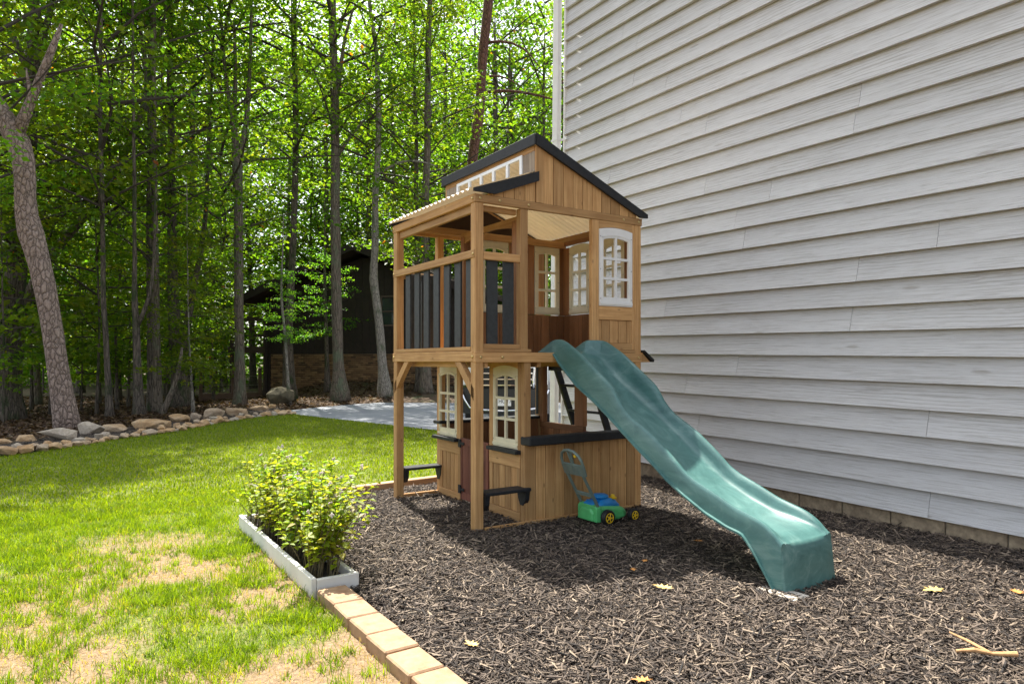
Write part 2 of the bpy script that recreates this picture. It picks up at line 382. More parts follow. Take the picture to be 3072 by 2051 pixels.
# grass
GR = leafmat('grass_blade', [(0, (.065, .12, .006)), (.45, (.16, .235, .01)), (.8, (.25, .3, .018)), (.9, (.29, .28, .05)), (.93, (.33, .25, .12)), (1, (.45, .35, .19))], .5, .5, tcol=1.35, yellow=.3)
def blades(name, x, y, hgt, wid, rnd, lean=.35):
    n = len(x); a = rng.uniform(0, 2*math.pi, n); b = rng.uniform(0, 2*math.pi, n); le = np.abs(rng.normal(0, lean, n))+.05
    o = np.stack([x, y, np.full(n, -.004)], 1); s = np.stack([np.cos(a), np.sin(a), np.zeros(n)], 1)*wid[:, None]/2
    d = np.stack([np.cos(b)*np.sin(le), np.sin(b)*np.sin(le), np.cos(le)], 1); d2 = d.copy(); d2[:, 2] *= .55; d2[:, :2] *= 1.5
    mid = o+d*hgt[:, None]*.55; tip = mid+d2*hgt[:, None]*.5
    v = np.stack([o-s, o+s, mid+s*.8, mid-s*.8, tip], 1).reshape(-1, 3); i = np.arange(n)*5
    q = np.stack([i, i+1, i+2, i+3], 1); t = np.stack([i+3, i+2, i+4, i+4], 1)
    tri = np.concatenate([np.stack([i, i+1, i+2], 1), np.stack([i, i+2, i+3], 1), np.stack([i+3, i+2, i+4], 1)])
    return npmesh(name, v, tri, 3, GR, {'rnd': np.concatenate([rnd]*3)})
def lawn_pts(n, x0, x1, y0, y1):
    x = rng.uniform(x0, x1, n); y = rng.uniform(y0, y1, n); k = inpoly(x, y, LAWN)
    # only what a step to either side of this view can see
    dd = x*FW[0]+y*FW[1]; rr = x*RT[0]+y*RT[1]; k &= (dd > 1.8) & (np.abs(rr) < .8*dd+1.2)
    return x[k], y[k]
x, y = lawn_pts(330000, -4.5, 1.8, 1.2, 7.5); D_ = dry(x, y)
k = rng.random(len(x)) < np.clip(1.05-D_*1.5, .03, 1); x, y, D_ = x[k], y[k], D_[k]
r = np.clip(rng.normal(.46, .2, len(x)), 0, .88); deadp = rng.random(len(x)) < .08+.4*D_; r[deadp] = rng.uniform(.9, 1, deadp.sum())
hg = rng.uniform(.022, .05, len(x)); hg[deadp] *= .6
tx, ty = lawn_pts(26000, -4.5, 1.12, 1.3, 7.); tk = rng.random(len(tx)) < np.clip(.2+2.2*(fbm(tx, ty, .35, 31, 2)-.4), .03, 1)*np.clip(1.15-.7*dry(tx, ty), .3, 1); tx, ty = tx[tk], ty[tk]
nb_ = 24; ts = rng.uniform(.6, 1.5, len(tx)); tr_ = np.repeat(ts, nb_); an_ = rng.uniform(0, 6.283, len(tr_)); rd_ = .034*tr_*np.sqrt(rng.random(len(tr_)))
bx2 = np.repeat(tx, nb_)+rd_*np.cos(an_); by2 = np.repeat(ty, nb_)+rd_*np.sin(an_); tone = np.repeat(rng.normal(.42, .17, len(tx)), nb_)
o1 = blades('grass', np.concatenate([x, bx2]), np.concatenate([y, by2]), np.concatenate([hg, rng.uniform(.03, .075, len(tr_))*tr_]), rng.uniform(.0026, .005, len(x)+len(bx2)), np.concatenate([r, np.clip(tone+rng.normal(0, .12, len(tone)), 0, .89)]), .55)
tag(obj('lawn_grass', o1), 'patchy sunlit lawn grass beside the paver edging', 'grass', kind='stuff')
x, y = lawn_pts(330000, -6, 6.2, 6.5, 18.5)
k = rng.random(len(x)) < np.clip(1.3-np.hypot(x, y)/22, .4, 1); x, y = x[k], y[k]
tag(obj('far_lawn_grass', blades('grass', x, y, rng.uniform(.03, .06, len(x)), rng.uniform(.006, .012, len(x)), np.clip(rng.normal(.42, .2, len(x)), 0, .88), .45)),
    'dense mown lawn grass running up to the stone border', 'grass', kind='stuff')
# straw lying in the dry patches
x, y = lawn_pts(120000, -4.5, 1.15, 1.2, 6.2); k = rng.random(len(x)) < dry(x, y); x, y = x[k], y[k]
tag(obj('dead_grass', blades('straw', x, y, rng.uniform(.02, .05, len(x)), rng.uniform(.002, .0035, len(x)), rng.uniform(.925, 1, len(x)), 1.25)),
    'dead straw coloured grass lying in the bare patches', 'grass', kind='stuff')
# ------------------------------------------------------------------ the house with clapboard siding
m, nt, bs, _ = mat('grey_painted_clapboard')
v = coords(nt, (150, 3.2, 150), 29.); n1 = noise(nt, v, 1., 7, .68, .9); v2 = coords(nt, (3, .7, 3), 13.); n2 = noise(nt, v2, 1., 5)
c_ = ramp(nt, n2, [(.3, (.56, .56, .555)), (.7, (.62, .62, .61))])
c_ = mixc(nt, ramp(nt, n1, [(.5, (0, 0, 0)), (.68, (1, 1, 1))]), c_, (.37, .36, .34))
wv = N(nt, 'ShaderNodeTexWave', bands_direction='Z'); wv.inputs['Scale'].default_value = 11.; wv.inputs['Distortion'].default_value = 7.; wv.inputs['Detail'].default_value = 4.; wv.inputs['Detail Scale'].default_value = 1.6
nt.links.new(coords(nt, (1, .1, 1), 33.), wv.inputs['Vector'])
gl_ = math_(nt, 'MULTIPLY', ramp(nt, wv.outputs['Fac'], [(.72, (0, 0, 0)), (.95, (1, 1, 1))]), ramp(nt, noise(nt, coords(nt, (2, .9, 2), 17.), 1., 3), [(.42, (0, 0, 0)), (.62, (1, 1, 1))]))
c_ = mixc(nt, math_(nt, 'MULTIPLY', gl_, .6), c_, (.34, .325, .3))
oi = N(nt, 'ShaderNodeObjectInfo'); hs = N(nt, 'ShaderNodeHueSaturation'); nt.links.new(math_(nt, 'ADD', math_(nt, 'MULTIPLY', oi.outputs['Random'], .09), .955), hs.inputs['Value']); nt.links.new(c_, hs.inputs['Color']); c_ = hs.outputs[0]
vo = N(nt, 'ShaderNodeTexVoronoi'); nt.links.new(coords(nt, (6, 1.3, 6), 41.), vo.inputs['Vector']); vo.inputs['Scale'].default_value = 1.
kn = ramp(nt, vo.outputs['Distance'], [(.05, (1, 1, 1)), (.1, (0, 0, 0))])
c_ = mixc(nt, math_(nt, 'MULTIPLY', kn, .5), c_, (.3, .27, .24))
nt.links.new(c_, bs.inputs['Base Color']); bs.inputs['Roughness'].default_value = .62
bump(nt, bs, math_(nt, 'ADD', n1, math_(nt, 'MULTIPLY', kn, -.6)), .9, .006)
CLAP = m
HSE = thing('house', 'tall house wall of light grey lap siding on a block foundation', 'house', (5.40, 1.958, 0)); HSE.rotation_euler = (.0143, 0, 0)
# local frame: x out of the wall is negative, y along the wall, z up
YN, YF = -8.0, 5.10
b = MB(); b.box(.06, 9, YN, YF-.02, -.2, 6.25); b.build('wall', simple('sheathing', (.4, .4, .4), .8), HSE)
b = MB(); b.prism([(-.02, 6.14), (4.5, 8.6), (9.1, 6.14), (9.1, 6.3), (4.5, 8.8), (-.02, 6.3)], YN-.2, YF+.2, 'y'); b.build('roof', simple('roof_shingle', (.07, .065, .06), .9, nscale=20), HSE)
fb = MB().box(.045, .075, YN, YF, -.4, .16).build('foundation', simple('mortar', (.3, .26, .2), .95, nscale=30), HSE)
y = YF; 
for ci, z0 in enumerate((-.26, -.055)):
    y = YF+(-.2 if ci else 0)
    while y > -2.6:
        bx('foundation_block', .028, .06, max(y-.39, YN), y, z0+.002, z0+.195, CON, fb, .004); y -= .4
step = .2013
joints = {}
for k in range(30):
    z0 = .12+k*step; js = []
    yy = YF-.0
    first = random.uniform(.6, 3.2)
    cuts = [YF]; q = YF-first
    while q > YN: cuts.append(q); q -= random.choice([2.44, 3.05, 3.66, 4.2])
    cuts.append(YN)
    for a, c2 in zip(cuts[:-1], cuts[1:]):
        L_ = a-c2-.003; j = random.uniform(-.0012, .0012); sag = random.uniform(-.0015, .0015)
        p = [(-.017+j, 0), (.02, 0), (.04, step+.02), (.034+j, step+.02)]
        mb = MB(); n_ = 4
        vs = []
        for t, dz in ((-L_/2, sag), (L_/2, -sag)): vs += [(px, t, pz+dz) for px, pz in p]
        mb.add(vs, [(0, 1, 2, 3), (7, 6, 5, 4)]+[(i, i+4, (i+1) % 4+4, (i+1) % 4) for i in range(4)])
        mb.build('clapboard', CLAP, HSE, (0, (a+c2)/2, z0))
bx('corner_board', -.012, .06, YF+.001, YF+.03, .1, 6.14, WHT, HSE)
ds = MB()
z = 0.
ds.box(-.1, -.03, YF+.045, YF+.15, .3, 6.1, .006)
for k in range(3): ds.box(-.104, -.1, YF+.062+k*.027, YF+.078+k*.027, .3, 6.1)
dn = ds.build('downspout', WHT, HSE)
for zz in (1.1, 4.07): MB().box(-.108, -.024, YF+.038, YF+.157, zz, zz+.03).add([(-.03, YF-.06, zz+.0), (-.03, YF+.05, zz), (-.03, YF+.05, zz+.03), (-.03, YF-.07, zz+.035), (-.026, YF-.06, zz), (-.026, YF+.05, zz), (-.026, YF+.05, zz+.03), (-.026, YF-.07, zz+.035)], [(0, 1, 2, 3), (7, 6, 5, 4), (0, 4, 5, 1), (3, 2, 6, 7), (0, 3, 7, 4)]).build('strap', WHT, dn)

# ------------------------------------------------------------------ playhouse (local frame: x along the slide face, y away, z up)
PH = thing('playhouse', 'two storey cedar playhouse with black trim and a green wave slide', 'playhouse', (X0, Y0, 0))
P = PH
for (x, y) in ((.006, .006), (.006, 1.47), (1.641, .006), (1.641, 1.47)): bx('post', x, x+.074, y, y+.074, -.12, 2.506, W['z'], P, .005)
bx('post', .419, .492, .008, .072, 1.372, 2.506, W['z'], P, .005)
for y in (.012, 1.478): bx('post', .460, .522, y, y+.06, -.1, 1.29, W['z'], P, .004)
bx('post', .44, .505, 1.476, 1.54, 1.372, 2.506, W['z'], P, .004)
# beams
def beam(x0, x1, y0, y1, z0, z1): return bx('beam', x0, x1, y0, y1, z0, z1, W['x' if x1-x0 > y1-y0 else 'y'], P, .004)
BM = [beam(0, 1.722, 0, .03, 2.505, 2.567), beam(0, 1.722, 1.522, 1.552, 2.505, 2.567), beam(0, .03, .033, 1.519, 2.503, 2.570), beam(1.692, 1.722, .033, 1.519, 2.505, 2.567),
      beam(0, 1.722, 0, .032, 1.29, 1.369), beam(0, 1.722, 1.52, 1.552, 1.292, 1.369), beam(0, .032, .035, 1.517, 1.294, 1.376), beam(1.69, 1.722, .035, 1.517, 1.29, 1.369)]
beam(.6, 1.68, 1.05, 1.085, 2.44, 2.505); beam(.09, .42, .07, .1, 2.46, 2.505); beam(.03, .06, .1, 1.45, 2.44, 2.5); beam(.04, .6, 1.1, 1.14, 2.46, 2.52)
for k in range(4): bx('joist', .1+k*.5, .135+k*.5, .034, 1.516, 1.25, 1.345, W['y'], P)
dk = MB().box(.04, 1.68, .04, .075, 1.3, 1.345).build('deck', W['x'], P)
for k in range(15): bx('plank', .036+k*.1105, .036+k*.1105+.104, .036, 1.515, 1.349, 1.367, W['y'], dk)
def bolt(x, y, z, ax, parent, r=.012):
    b = MB().lathe([(r*.55, -.006), (r*.55, 0), (r, .001), (r*.9, .005), (r*.4, .008)], (0, 0, 0), 'z', 12)
    rot = {'-y': (math.pi/2, 0, 0), '-x': (0, -math.pi/2, 0)}[ax]
    return b.build('bolt', BRS, parent, tuple(Vector((x, y, z))-parent.location), rot, smooth=False)
for x in (.045, .22, .49, 1.5, 1.68): bolt(x, 0, 2.536, '-y', BM[0])
for x in (.05, .245, 1.68): bolt(x, 0, 1.33, '-y', BM[4])
for y in (.04, 1.52): bolt(0, y, 2.537, '-x', BM[2]); bolt(0, y, 1.335, '-x', BM[6])
# balcony: rails, bottom boards and charcoal slats
rl = bx('rail', -.001, .028, .012, 1.535, 2.086, 2.146, W['y'], P)
for y in (.03, 1.52): bolt(0, y, 2.115, '-x', rl)
bx('bottom_rail', .004, .06, .085, 1.5, 1.379, 1.41, W['y'], P)
for a in (.107, .294, .48, .672, .862, 1.05, 1.238): bx('slat', .036, .054, a, a+.098, 1.412, 2.12, SLT, P, .002)
bx('rail', .081, .418, .012, .042, 2.077, 2.138, W['x'], P)
bx('bottom_rail', .081, .418, .012, .042, 1.396, 1.432, W['x'], P); bx('trim_board', .074, .52, .002, .05, 1.3705, 1.3945, W['x'], P)
for a in (.132, .281): bx('slat', a, a+.098, .043, .061, 1.4, 2.12, SLT, P, .002)
bx('rail', .081, .44, 1.49, 1.52, 2.077, 2.138, W['x'], P)
for a in (.12, .26, .4-.08): bx('slat', a, a+.09, 1.46, 1.478, 1.38, 2.12, SLT, P, .002)
# braces under the balcony
for (ya, yb) in ((.03, .33), (1.525, 1.21)):
    s = 1 if yb > ya else -1
    MB().prism([(ya, .995), (ya, 1.09), (yb-s*.09, 1.292), (yb, 1.292)], .006, .05, 'x').build('brace', W['z'], P)
# windows: arched panel with six lights
def win_mesh(w_, h_, arch, th=.02, bord=.045, bot=.075, top=.085, mun=.022):
    """centred in u, z from 0; strips of solid pieces so that the lights are real openings"""
    mb = MB(); ow = (w_-2*bord-mun)/2
    us = [0, bord]+[bord+ow*k/6 for k in range(1, 7)]+[bord+ow+mun]+[bord+ow+mun+ow*k/6 for k in range(1, 7)]+[w_]
    def tz(u): t = (u/w_-.5)*2; return h_+arch*(1-t*t)
    def oz(u): t = (u/w_-.5)*2/(1-2*bord/w_); return h_-top+arch*.9*(1-t*t)
    oh = (h_-top-bot-2*mun)/3
    def cell(ua, ub, za0, za1, zb0, zb1, y0=0, y1=th):
        v = [(ua-w_/2, y0, za0), (ub-w_/2, y0, zb0), (ub-w_/2, y0, zb1), (ua-w_/2, y0, za1), (ua-w_/2, y1, za0), (ub-w_/2, y1, zb0), (ub-w_/2, y1, zb1), (ua-w_/2, y1, za1)]
        mb.add(v, [(0, 1, 2, 3), (7, 6, 5, 4), (0, 4, 5, 1), (3, 2, 6, 7), (0, 3, 7, 4), (1, 5, 6, 2)])
    for ua, ub in zip(us[:-1], us[1:]):
        mid = (ua+ub)/2
        solid = mid < bord or mid > w_-bord or abs(mid-w_/2) < mun/2
        if solid: cell(ua, ub, 0, tz(ua), 0, tz(ub)); continue
        cell(ua, ub, 0, bot, 0, bot)
        for k in (1, 2): zz = bot+oh*k+mun*(k-1); cell(ua, ub, zz, zz+mun, zz, zz+mun)
        cell(ua, ub, oz(ua), tz(ua), oz(ub), tz(ub))
    # raised bead round the lights, sill lip, arched moulding
    for ua, ub in ((bord*.55, bord*.8), (w_-bord*.8, w_-bord*.55)): cell(ua, ub, bot*.6, h_-top*.75, bot*.6, h_-top*.75, -.005, .002)
    cell(.004, w_-.004, .012, bot*.45, .012, bot*.45, -.008, .002)
    K = 10
    for k in range(K):
        ua = bord*.5+(w_-bord)*k/K; ub = bord*.5+(w_-bord)*(k+1)/K
        cell(ua, ub, oz(ua)+.02, oz(ua)+.03, oz(ub)+.02, oz(ub)+.03, -.005, .002)
    return mb
def window(x, y, z, w_, h_, arch, m, rz, parent):
    mb = win_mesh(w_, h_, arch); o = mb.build('window_frame', m, parent, (x, y, z), (0, 0, rz))
    s = MB()
    for u in (-w_/2+.012, w_/2-.012):
        for zz in (.06, h_*.48, h_-.06): s.lathe([(.004, -.003), (.004, .001)], (u, 0, zz), 'y', 8)
    s.build('screws', STL, o); return o
def arch_header(name, a0, a1, zlow, arch, z1, t0, t1, axis, m, parent):
    """board whose lower edge follows the window arch"""
    K = 10; pts = [(a0, z1), (a0, zlow)]+[(a0+(a1-a0)*k/K, zlow+arch*(1-(2*k/K-1)**2)) for k in range(1, K)]+[(a1, zlow), (a1, z1)]
    mb = MB()
    for k in range(K):
        ua, ub = a0+(a1-a0)*k/K, a0+(a1-a0)*(k+1)/K
        za, zb = (zlow+arch*(1-(2*q/K-1)**2) for q in (k, k+1))
        mb.prism([(ua, za), (ub, zb), (ub, z1), (ua, z1)], t0, t1, axis)
    return mb.build(name, m, parent)
# upper front panel beside the slide
bx('stile', 1.15, 1.224, .006, .05, 1.372, 2.5045, W['z'], P); bx('stile', 1.606, 1.64, .01, .045, 1.398, 2.5045, W['z'], P)
arch_header('header', 1.226, 1.605, 2.432, .024, 2.5045, .008, .03, 'y', W['x'], P)
window(1.415, .001, 1.775, .378, .653, .023, WHT, 0, P)
bx('wall_panel', 1.23, 1.6, .031, .037, 1.4, 1.7, GAP, P)
wp = bx('panel_rail', 1.226, 1.605, .005, .03, 1.655, 1.773, W['x'], P); bx('panel_rail', 1.226, 1.605, .005, .03, 1.397, 1.455, W['x'], P)
bx('trim_board', 1.152, 1.64, .001, .05, 1.3705, 1.3955, W['x'], P)
for a, c2 in ((1.228, 1.262), (1.266, 1.353), (1.358, 1.453), (1.458, 1.551), (1.556, 1.603)): 
    o = bx('plank', a, c2, .016, .028, 1.457, 1.653, W['z'], wp, .002); o.location -= wp.location
# upper back wall and right wall (seen from inside)
def wall_planks(parent, a0, a1, pos, z0, z1, axis, m, wdt=.098, th=.014):
    a = a0
    while a < a1-.01:
        e = min(a+wdt, a1)
        o = bx('plank', a+.002, e-.002, pos, pos+th, z0, z1, m, parent, .002) if axis == 'x' else bx('plank', pos, pos+th, a+.002, e-.002, z0, z1, m, parent, .002)
        o.location -= parent.location; a = e
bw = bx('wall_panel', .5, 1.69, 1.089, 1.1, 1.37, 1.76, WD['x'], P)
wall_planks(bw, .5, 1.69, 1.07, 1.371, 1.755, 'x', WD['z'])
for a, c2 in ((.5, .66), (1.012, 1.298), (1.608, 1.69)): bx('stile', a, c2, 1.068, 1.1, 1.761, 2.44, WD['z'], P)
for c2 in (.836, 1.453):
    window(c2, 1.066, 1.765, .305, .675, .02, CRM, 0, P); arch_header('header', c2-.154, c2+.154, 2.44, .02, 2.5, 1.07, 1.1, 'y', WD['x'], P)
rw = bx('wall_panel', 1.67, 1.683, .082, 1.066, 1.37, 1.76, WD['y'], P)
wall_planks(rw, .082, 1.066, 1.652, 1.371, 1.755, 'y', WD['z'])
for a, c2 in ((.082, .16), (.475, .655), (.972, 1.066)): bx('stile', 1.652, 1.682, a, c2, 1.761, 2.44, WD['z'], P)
for c2 in (.318, .814):
    window(1.655, c2, 1.765, .312, .67, .02, CRM, -math.pi/2, P)
bx('header', 1.655, 1.685, .082, 1.06, 2.465, 2.504, WD['y'], P)
# doorway between balcony and room
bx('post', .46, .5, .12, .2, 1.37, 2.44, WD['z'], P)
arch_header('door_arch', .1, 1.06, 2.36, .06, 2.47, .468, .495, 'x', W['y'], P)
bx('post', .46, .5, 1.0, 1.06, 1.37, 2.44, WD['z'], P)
bx('stile', .47, .49, .2, .215, 1.45, 2.36, CRM, P)
# gables and fascia
def gl(x): return 3.035+(2.562-3.035)*(x-.566)/(1.735-.566)      # underside of the right slope
def gl2(x): return 2.572+(2.742-2.572)*(x-.10)/(.579-.10)
for (ya, yb, s) in ((.004, .018, -1), (1.532, 1.546, 1)):
    g = MB().prism([(.14, 2.57), (1.64, 2.57), (.60, 3.0), (.60, 2.745), (.5, 2.7)], ya+.016 if s < 0 else ya-.008, ya+.022 if s < 0 else ya-.002, 'y').build('gable', GAP, P)
    a = .637; 
    while a < 1.64:
        e = min(a+.103, 1.66); zt0, zt1 = gl(a), gl(e-.006)
        if zt1 > 2.575: MB().prism([(a, 2.5685), (e-.006, 2.5685), (e-.006, zt1), (a, zt0)], ya, yb, 'y').build('plank', W['z'], g)
        a = e
    for a, e in ((.16, .26), (.26, .36), (.36, .463), (.463, .562)):
        MB().prism([(a, 2.5685), (e-.006, 2.5685), (e-.006, gl2(e)), (a, max(gl2(a), 2.572))], ya, yb, 'y').build('plank', W['z'], g)
    MB().prism([(.564, 2.5685), (.635, 2.5685), (.635, gl(.635)), (.564, 3.034)], ya-.006 if s < 0 else ya, yb if s < 0 else yb+.006, 'y').build('corner_trim', W['z'], P)
    f0, f1 = (-.03, -.008) if s < 0 else (1.56, 1.58)
    MB().prism([(.548, 3.028), (.548, 3.112), (.562, 3.112), (1.765, 2.604), (1.765, 2.572), (1.68, 2.570)], f0, f1, 'y').build('fascia', BLK, P)
    MB().prism([(-.022, 2.578), (-.022, 2.602), (.578, 2.815), (.578, 2.738), (.17, 2.578)], f0+.004, f1, 'y').build('fascia', BLK, P)
# clerestory wall facing the balcony
cw = bx('clerestory', .566, .58, .02, 1.53, 2.73, 2.8, W['y'], P); bx('header', .558, .59, .02, 1.53, 2.985, 3.03, W['y'], P)
for a, e in ((.02, .1), (.1, .185), (1.307, 1.4), (1.4, 1.53)): bx('plank', .562, .576, a+.001, e-.001, 2.79, 2.99, WG, P, .002)
bf = MB(); ys_ = [.187, 1.305]
bf.box(.55, .57, .187, 1.305, 2.962, 2.992, .003); bf.box(.55, .57, .187, 1.305, 2.79, 2.815, .003)
for a in (.187, .395, .62, .833, 1.045, 1.27): bf.box(.549, .571, a, a+.035, 2.812, 2.965, .003)
bf.build('clerestory_window', simple('blue_white_frame', (.72, .76, .8), .4, nscale=8, namp=.05), P)
bx('fascia', .528, .546, -.03, 1.58, 3.02, 3.108, BLK, P)
# corrugated roof sheets
m, nt, bs, out = mat('cream_roof_sheet'); bs.inputs['Base Color'].default_value = (.74, .66, .52, 1); bs.inputs['Roughness'].default_value = .45
tr = N(nt, 'ShaderNodeBsdfTranslucent'); tr.inputs[0].default_value = (.62, .55, .43, 1); mx = N(nt, 'ShaderNodeMixShader'); mx.inputs[0].default_value = .4
n1 = noise(nt, coords(nt), 4., 5); nt.links.new(ramp(nt, n1, [(.35, (.5, .42, .31)), (.65, (.66, .58, .45))]), bs.inputs['Base Color'])
nt.links.new(bs.outputs[0], mx.inputs[1]); nt.links.new(tr.outputs[0], mx.inputs[2]); nt.links.new(mx.outputs[0], out.inputs['Surface'])
ROOF = m
def corr(p0, p1, y0, y1, pitch=.076, amp=.008, th=.003):
    n = int((y1-y0)/pitch*10); ys_ = np.linspace(y0, y1, n+1); d = Vector((p1[0]-p0[0], 0, p1[1]-p0[1])).normalized(); nr = Vector((-d.z, 0, d.x)); nr = nr if nr.z > 0 else -nr
    v = []; f = []
    for yy in ys_:
        h_ = amp*math.cos(2*math.pi*(yy-y0)/pitch)
        for (px, pz) in (p0, p1):
            for t in (0, th): v.append((px+nr.x*(h_+t), yy, pz+nr.z*(h_+t)))
    for i in range(n):
        a = 4*i; c_ = 4*(i+1); f += [(a, a+2, c_+2, c_), (a+1, c_+1, c_+3, a+3), (a, c_, c_+1, a+1), (a+2, a+3, c_+3, c_+2)]
    f += [(0, 1, 3, 2), (4*n, 4*n+2, 4*n+3, 4*n+1)]
    return pymesh('roof_sheet', v, f, ROOF, False)
obj('roof_sheet', corr((.552, 3.075), (1.758, 2.566+.018), -.005, 1.555), P)
obj('roof_sheet', corr((-.045, 2.592), (.556, 2.808), -.005, 1.555), P)
# lower storey: porch wall with windows and the red door
def porch_panel(y0, y1, wy, m):
    pr = bx('panel_rail', .455, .48, y0, y1, .44, .552, W['y'], P); bx('panel_rail', .455, .48, y0, y1, .0, .085, W['y'], P)
    for a, e in ((y0, y0+.05), (y1-.05, y1)): bx('stile', .459, .482, a, e, .086, .439, W['z'], P)
    bk = bx('wall_panel', .486, .492, y0+.01, y1-.01, .05, .5, GAP, P)
    a = y0+.052; n_ = 4; st = (y1-.052-a)/n_
    for k in range(n_):
        o = bx('plank', .466, .484, a+.003, a+st-.003, .087, .438, W['z'], bk, .002); o.location -= bk.location; a += st
    for a, e in ((y0, wy-.19), (wy+.19, y1)):
        if e-a > .02: bx('stile', .458, .49, a, e, .553, 1.288, W['z'], P)
    arch_header('header', wy-.194, wy+.194, 1.24, .025, 1.289, .455, .482, 'x', W['y'], P)
    bx('sill', .405, .478, wy-.235, wy+.215, .555, .585, BLK, P)
    # frame faces the porch (local -x)
    o = window(.461, wy, .588, .385, .65, .028, m, -math.pi/2, P)
porch_panel(.074, .548, .3, CRM); porch_panel(1.062, 1.476, 1.322, CRM)
dr = bx('door', .466, .478, .558, 1.052, .035, .595, WRED, P)
for k in range(4): 
    o = bx('plank', .456, .466, .6+k*.105, .6+k*.105+.102, .1, .53, WRED, dr, .002); o.location -= dr.location
for a, e, z0, z1 in ((.56, .6, .036, .594), (1.022, 1.05, .036, .594)): o = bx('door_stile', .452, .466, a, e, z0, z1, WRED, dr); o.location -= dr.location
for z0, z1 in ((.036, .1), (.53, .594)): o = bx('door_rail', .453, .4655, .601, 1.021, z0, z1, WRED, dr); o.location -= dr.location
for zz in (.09, .51):
    MB().box(.44, .452, 1.03, 1.075, zz, zz+.075, .002).box(.442, .45, .97, 1.03, zz+.025, zz+.05, .002).build('hinge', BLK, dr, tuple(-dr.location))
MB().tube([(.452, .66, .28), (.43, .66, .29), (.42, .66, .32), (.428, .66, .36), (.438, .66, .39), (.428, .66, .42), (.44, .66, .445), (.452, .66, .45)], [.008, .007, .006, .009, .012, .008, .006, .008], 8).build('handle', STL, dr, tuple(-dr.location), smooth=True)
# lower front wall, black counter
fw_ = bx('wall_panel', .5, 1.645, .03, .04, .03, .63, GAP, P)
a = .468
for k in range(12):
    e = a+.0977; o = bx('plank', a+.0025, min(e, 1.64)-.0025, .009, .026, .015, .632, W['z'], fw_, .002); o.location -= fw_.location; a = e
bx('counter', .452, 1.6, -.075, .062, .632, .699, BLK, P, .008)
bx('sill_board', .085, 1.64, -.013, .006, -.02, .035, W['x'], P); bx('sill_board', .085, .46, 1.50, 1.53, -.02, .045, W['x'], P)
for (y0, y1) in ((-.03, .12), (1.43, 1.57)):
    s = bx('bench', .082, .5, y0, y1, .272, .298, BLK, P, .005)
    for a in (.083, .452):
        o = MB().prism([(y0+.01, .271), (y1-.01, .271), (y1-.03, .2), (y1-.055, .155), (y0+.055, .155), (y0+.02, .2)], a, a+.038, 'x').build('bracket', BLK, s, tuple(-s.location))
# lower back wall with black counter, lower right wall with opening
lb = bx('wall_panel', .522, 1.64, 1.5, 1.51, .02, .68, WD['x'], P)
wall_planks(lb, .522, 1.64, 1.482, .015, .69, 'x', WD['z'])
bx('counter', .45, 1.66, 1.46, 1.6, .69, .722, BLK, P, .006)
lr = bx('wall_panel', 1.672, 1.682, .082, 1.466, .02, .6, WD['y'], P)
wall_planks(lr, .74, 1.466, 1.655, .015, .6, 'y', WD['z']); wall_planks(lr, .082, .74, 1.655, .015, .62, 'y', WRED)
bx('rail', 1.65, 1.69, .74, 1.466, .601, .66, WD['y'], P); bx('post', 1.645, 1.7, .74, .875, .661, 1.29, WD['z'], P); bx('post', 1.645, 1.7, 1.4, 1.468, .661, 1.29, WD['z'], P)
bx('chalkboard', 1.6, 1.615, 1.44, 1.476, .74, 1.24, BLK, P)
# ladder on the house side
ld = bx('ladder', 1.724, 1.75, .80, 1.42, 1.2, 1.28, BLK, P)
for yy in (.82, 1.36):
    o = MB().prism([(1.73, 1.33), (1.80, 1.33), (2.33, -.03), (2.26, -.03)], yy, yy+.035, 'x' if 0 else 'y').build('stringer', BLK, ld, tuple(-ld.location))
for k in range(4):
    zz = .22+k*.27; xx = 1.765+(1.33-zz)*.39
    o = bx('rung', xx-.045, xx+.045, .856, 1.359, zz, zz+.03, BLK, ld); o.location -= ld.location
# small black awning shelf on the house side
aw = MB().prism([(1.7225, 1.375), (1.7225, 1.291), (1.82, 1.291)], .0, .03, 'y').build('awning_bracket', W['z'], P)
MB().prism([(1.724, 1.38), (1.724, 1.398), (1.845, 1.312), (1.838, 1.292)], -.03, .55, 'y').build('awning', BLK, P)

# slide
RIMP = [(.2, 1.40), (.12, 1.44), (.04, 1.474), (-.05, 1.478), (-.12, 1.455), (-.31, 1.359), (-.43, 1.28), (-.6, 1.165), (-.69, 1.105), (-.735, 1.03), (-.8, .96), (-.87, .905), (-1.0, .842), (-1.11, .78), (-1.256, .678), (-1.38, .58), (-1.47, .537), (-1.57, .503), (-1.76, .43), (-1.93, .39), (-2.0, .36), (-2.05, .325), (-2.08, .295), (-2.1, .27)]
BOTP = [(.2, 1.376), (0, 1.36), (-.03, 1.33), (-.07, 1.285), (-.3, 1.109), (-.49, 1.007), (-.65, .91), (-.79, .816), (-.99, .684), (-1.11, .612), (-1.256, .513), (-1.41, .432), (-1.57, .359), (-1.74, .303), (-1.85, .283), (-1.9, .233), (-1.95, .172), (-2.0, .105), (-2.04, .05), (-2.075, .0)]
FLP = [(.2, 1.38), (0, 1.366), (-.1, 1.33), (-.2, 1.255), (-.31, 1.165), (-.5, 1.05), (-.69, .935), (-.86, .82), (-1.0, .735), (-1.11, .66), (-1.25, .565), (-1.38, .485), (-1.57, .405), (-1.76, .345), (-1.93, .325), (-2.02, .308), (-2.07, .29), (-2.1, .262)]
def itp(T, y): ys_ = [p[0] for p in T][::-1]; zs = [p[1] for p in T][::-1]; return float(np.interp(y, ys_, zs))
def smooth(T, y, k=.03): return sum(itp(T, y+d*k) for d in (-1, -.5, 0, .5, 1))/5
SX0, SX1 = .742, 1.244
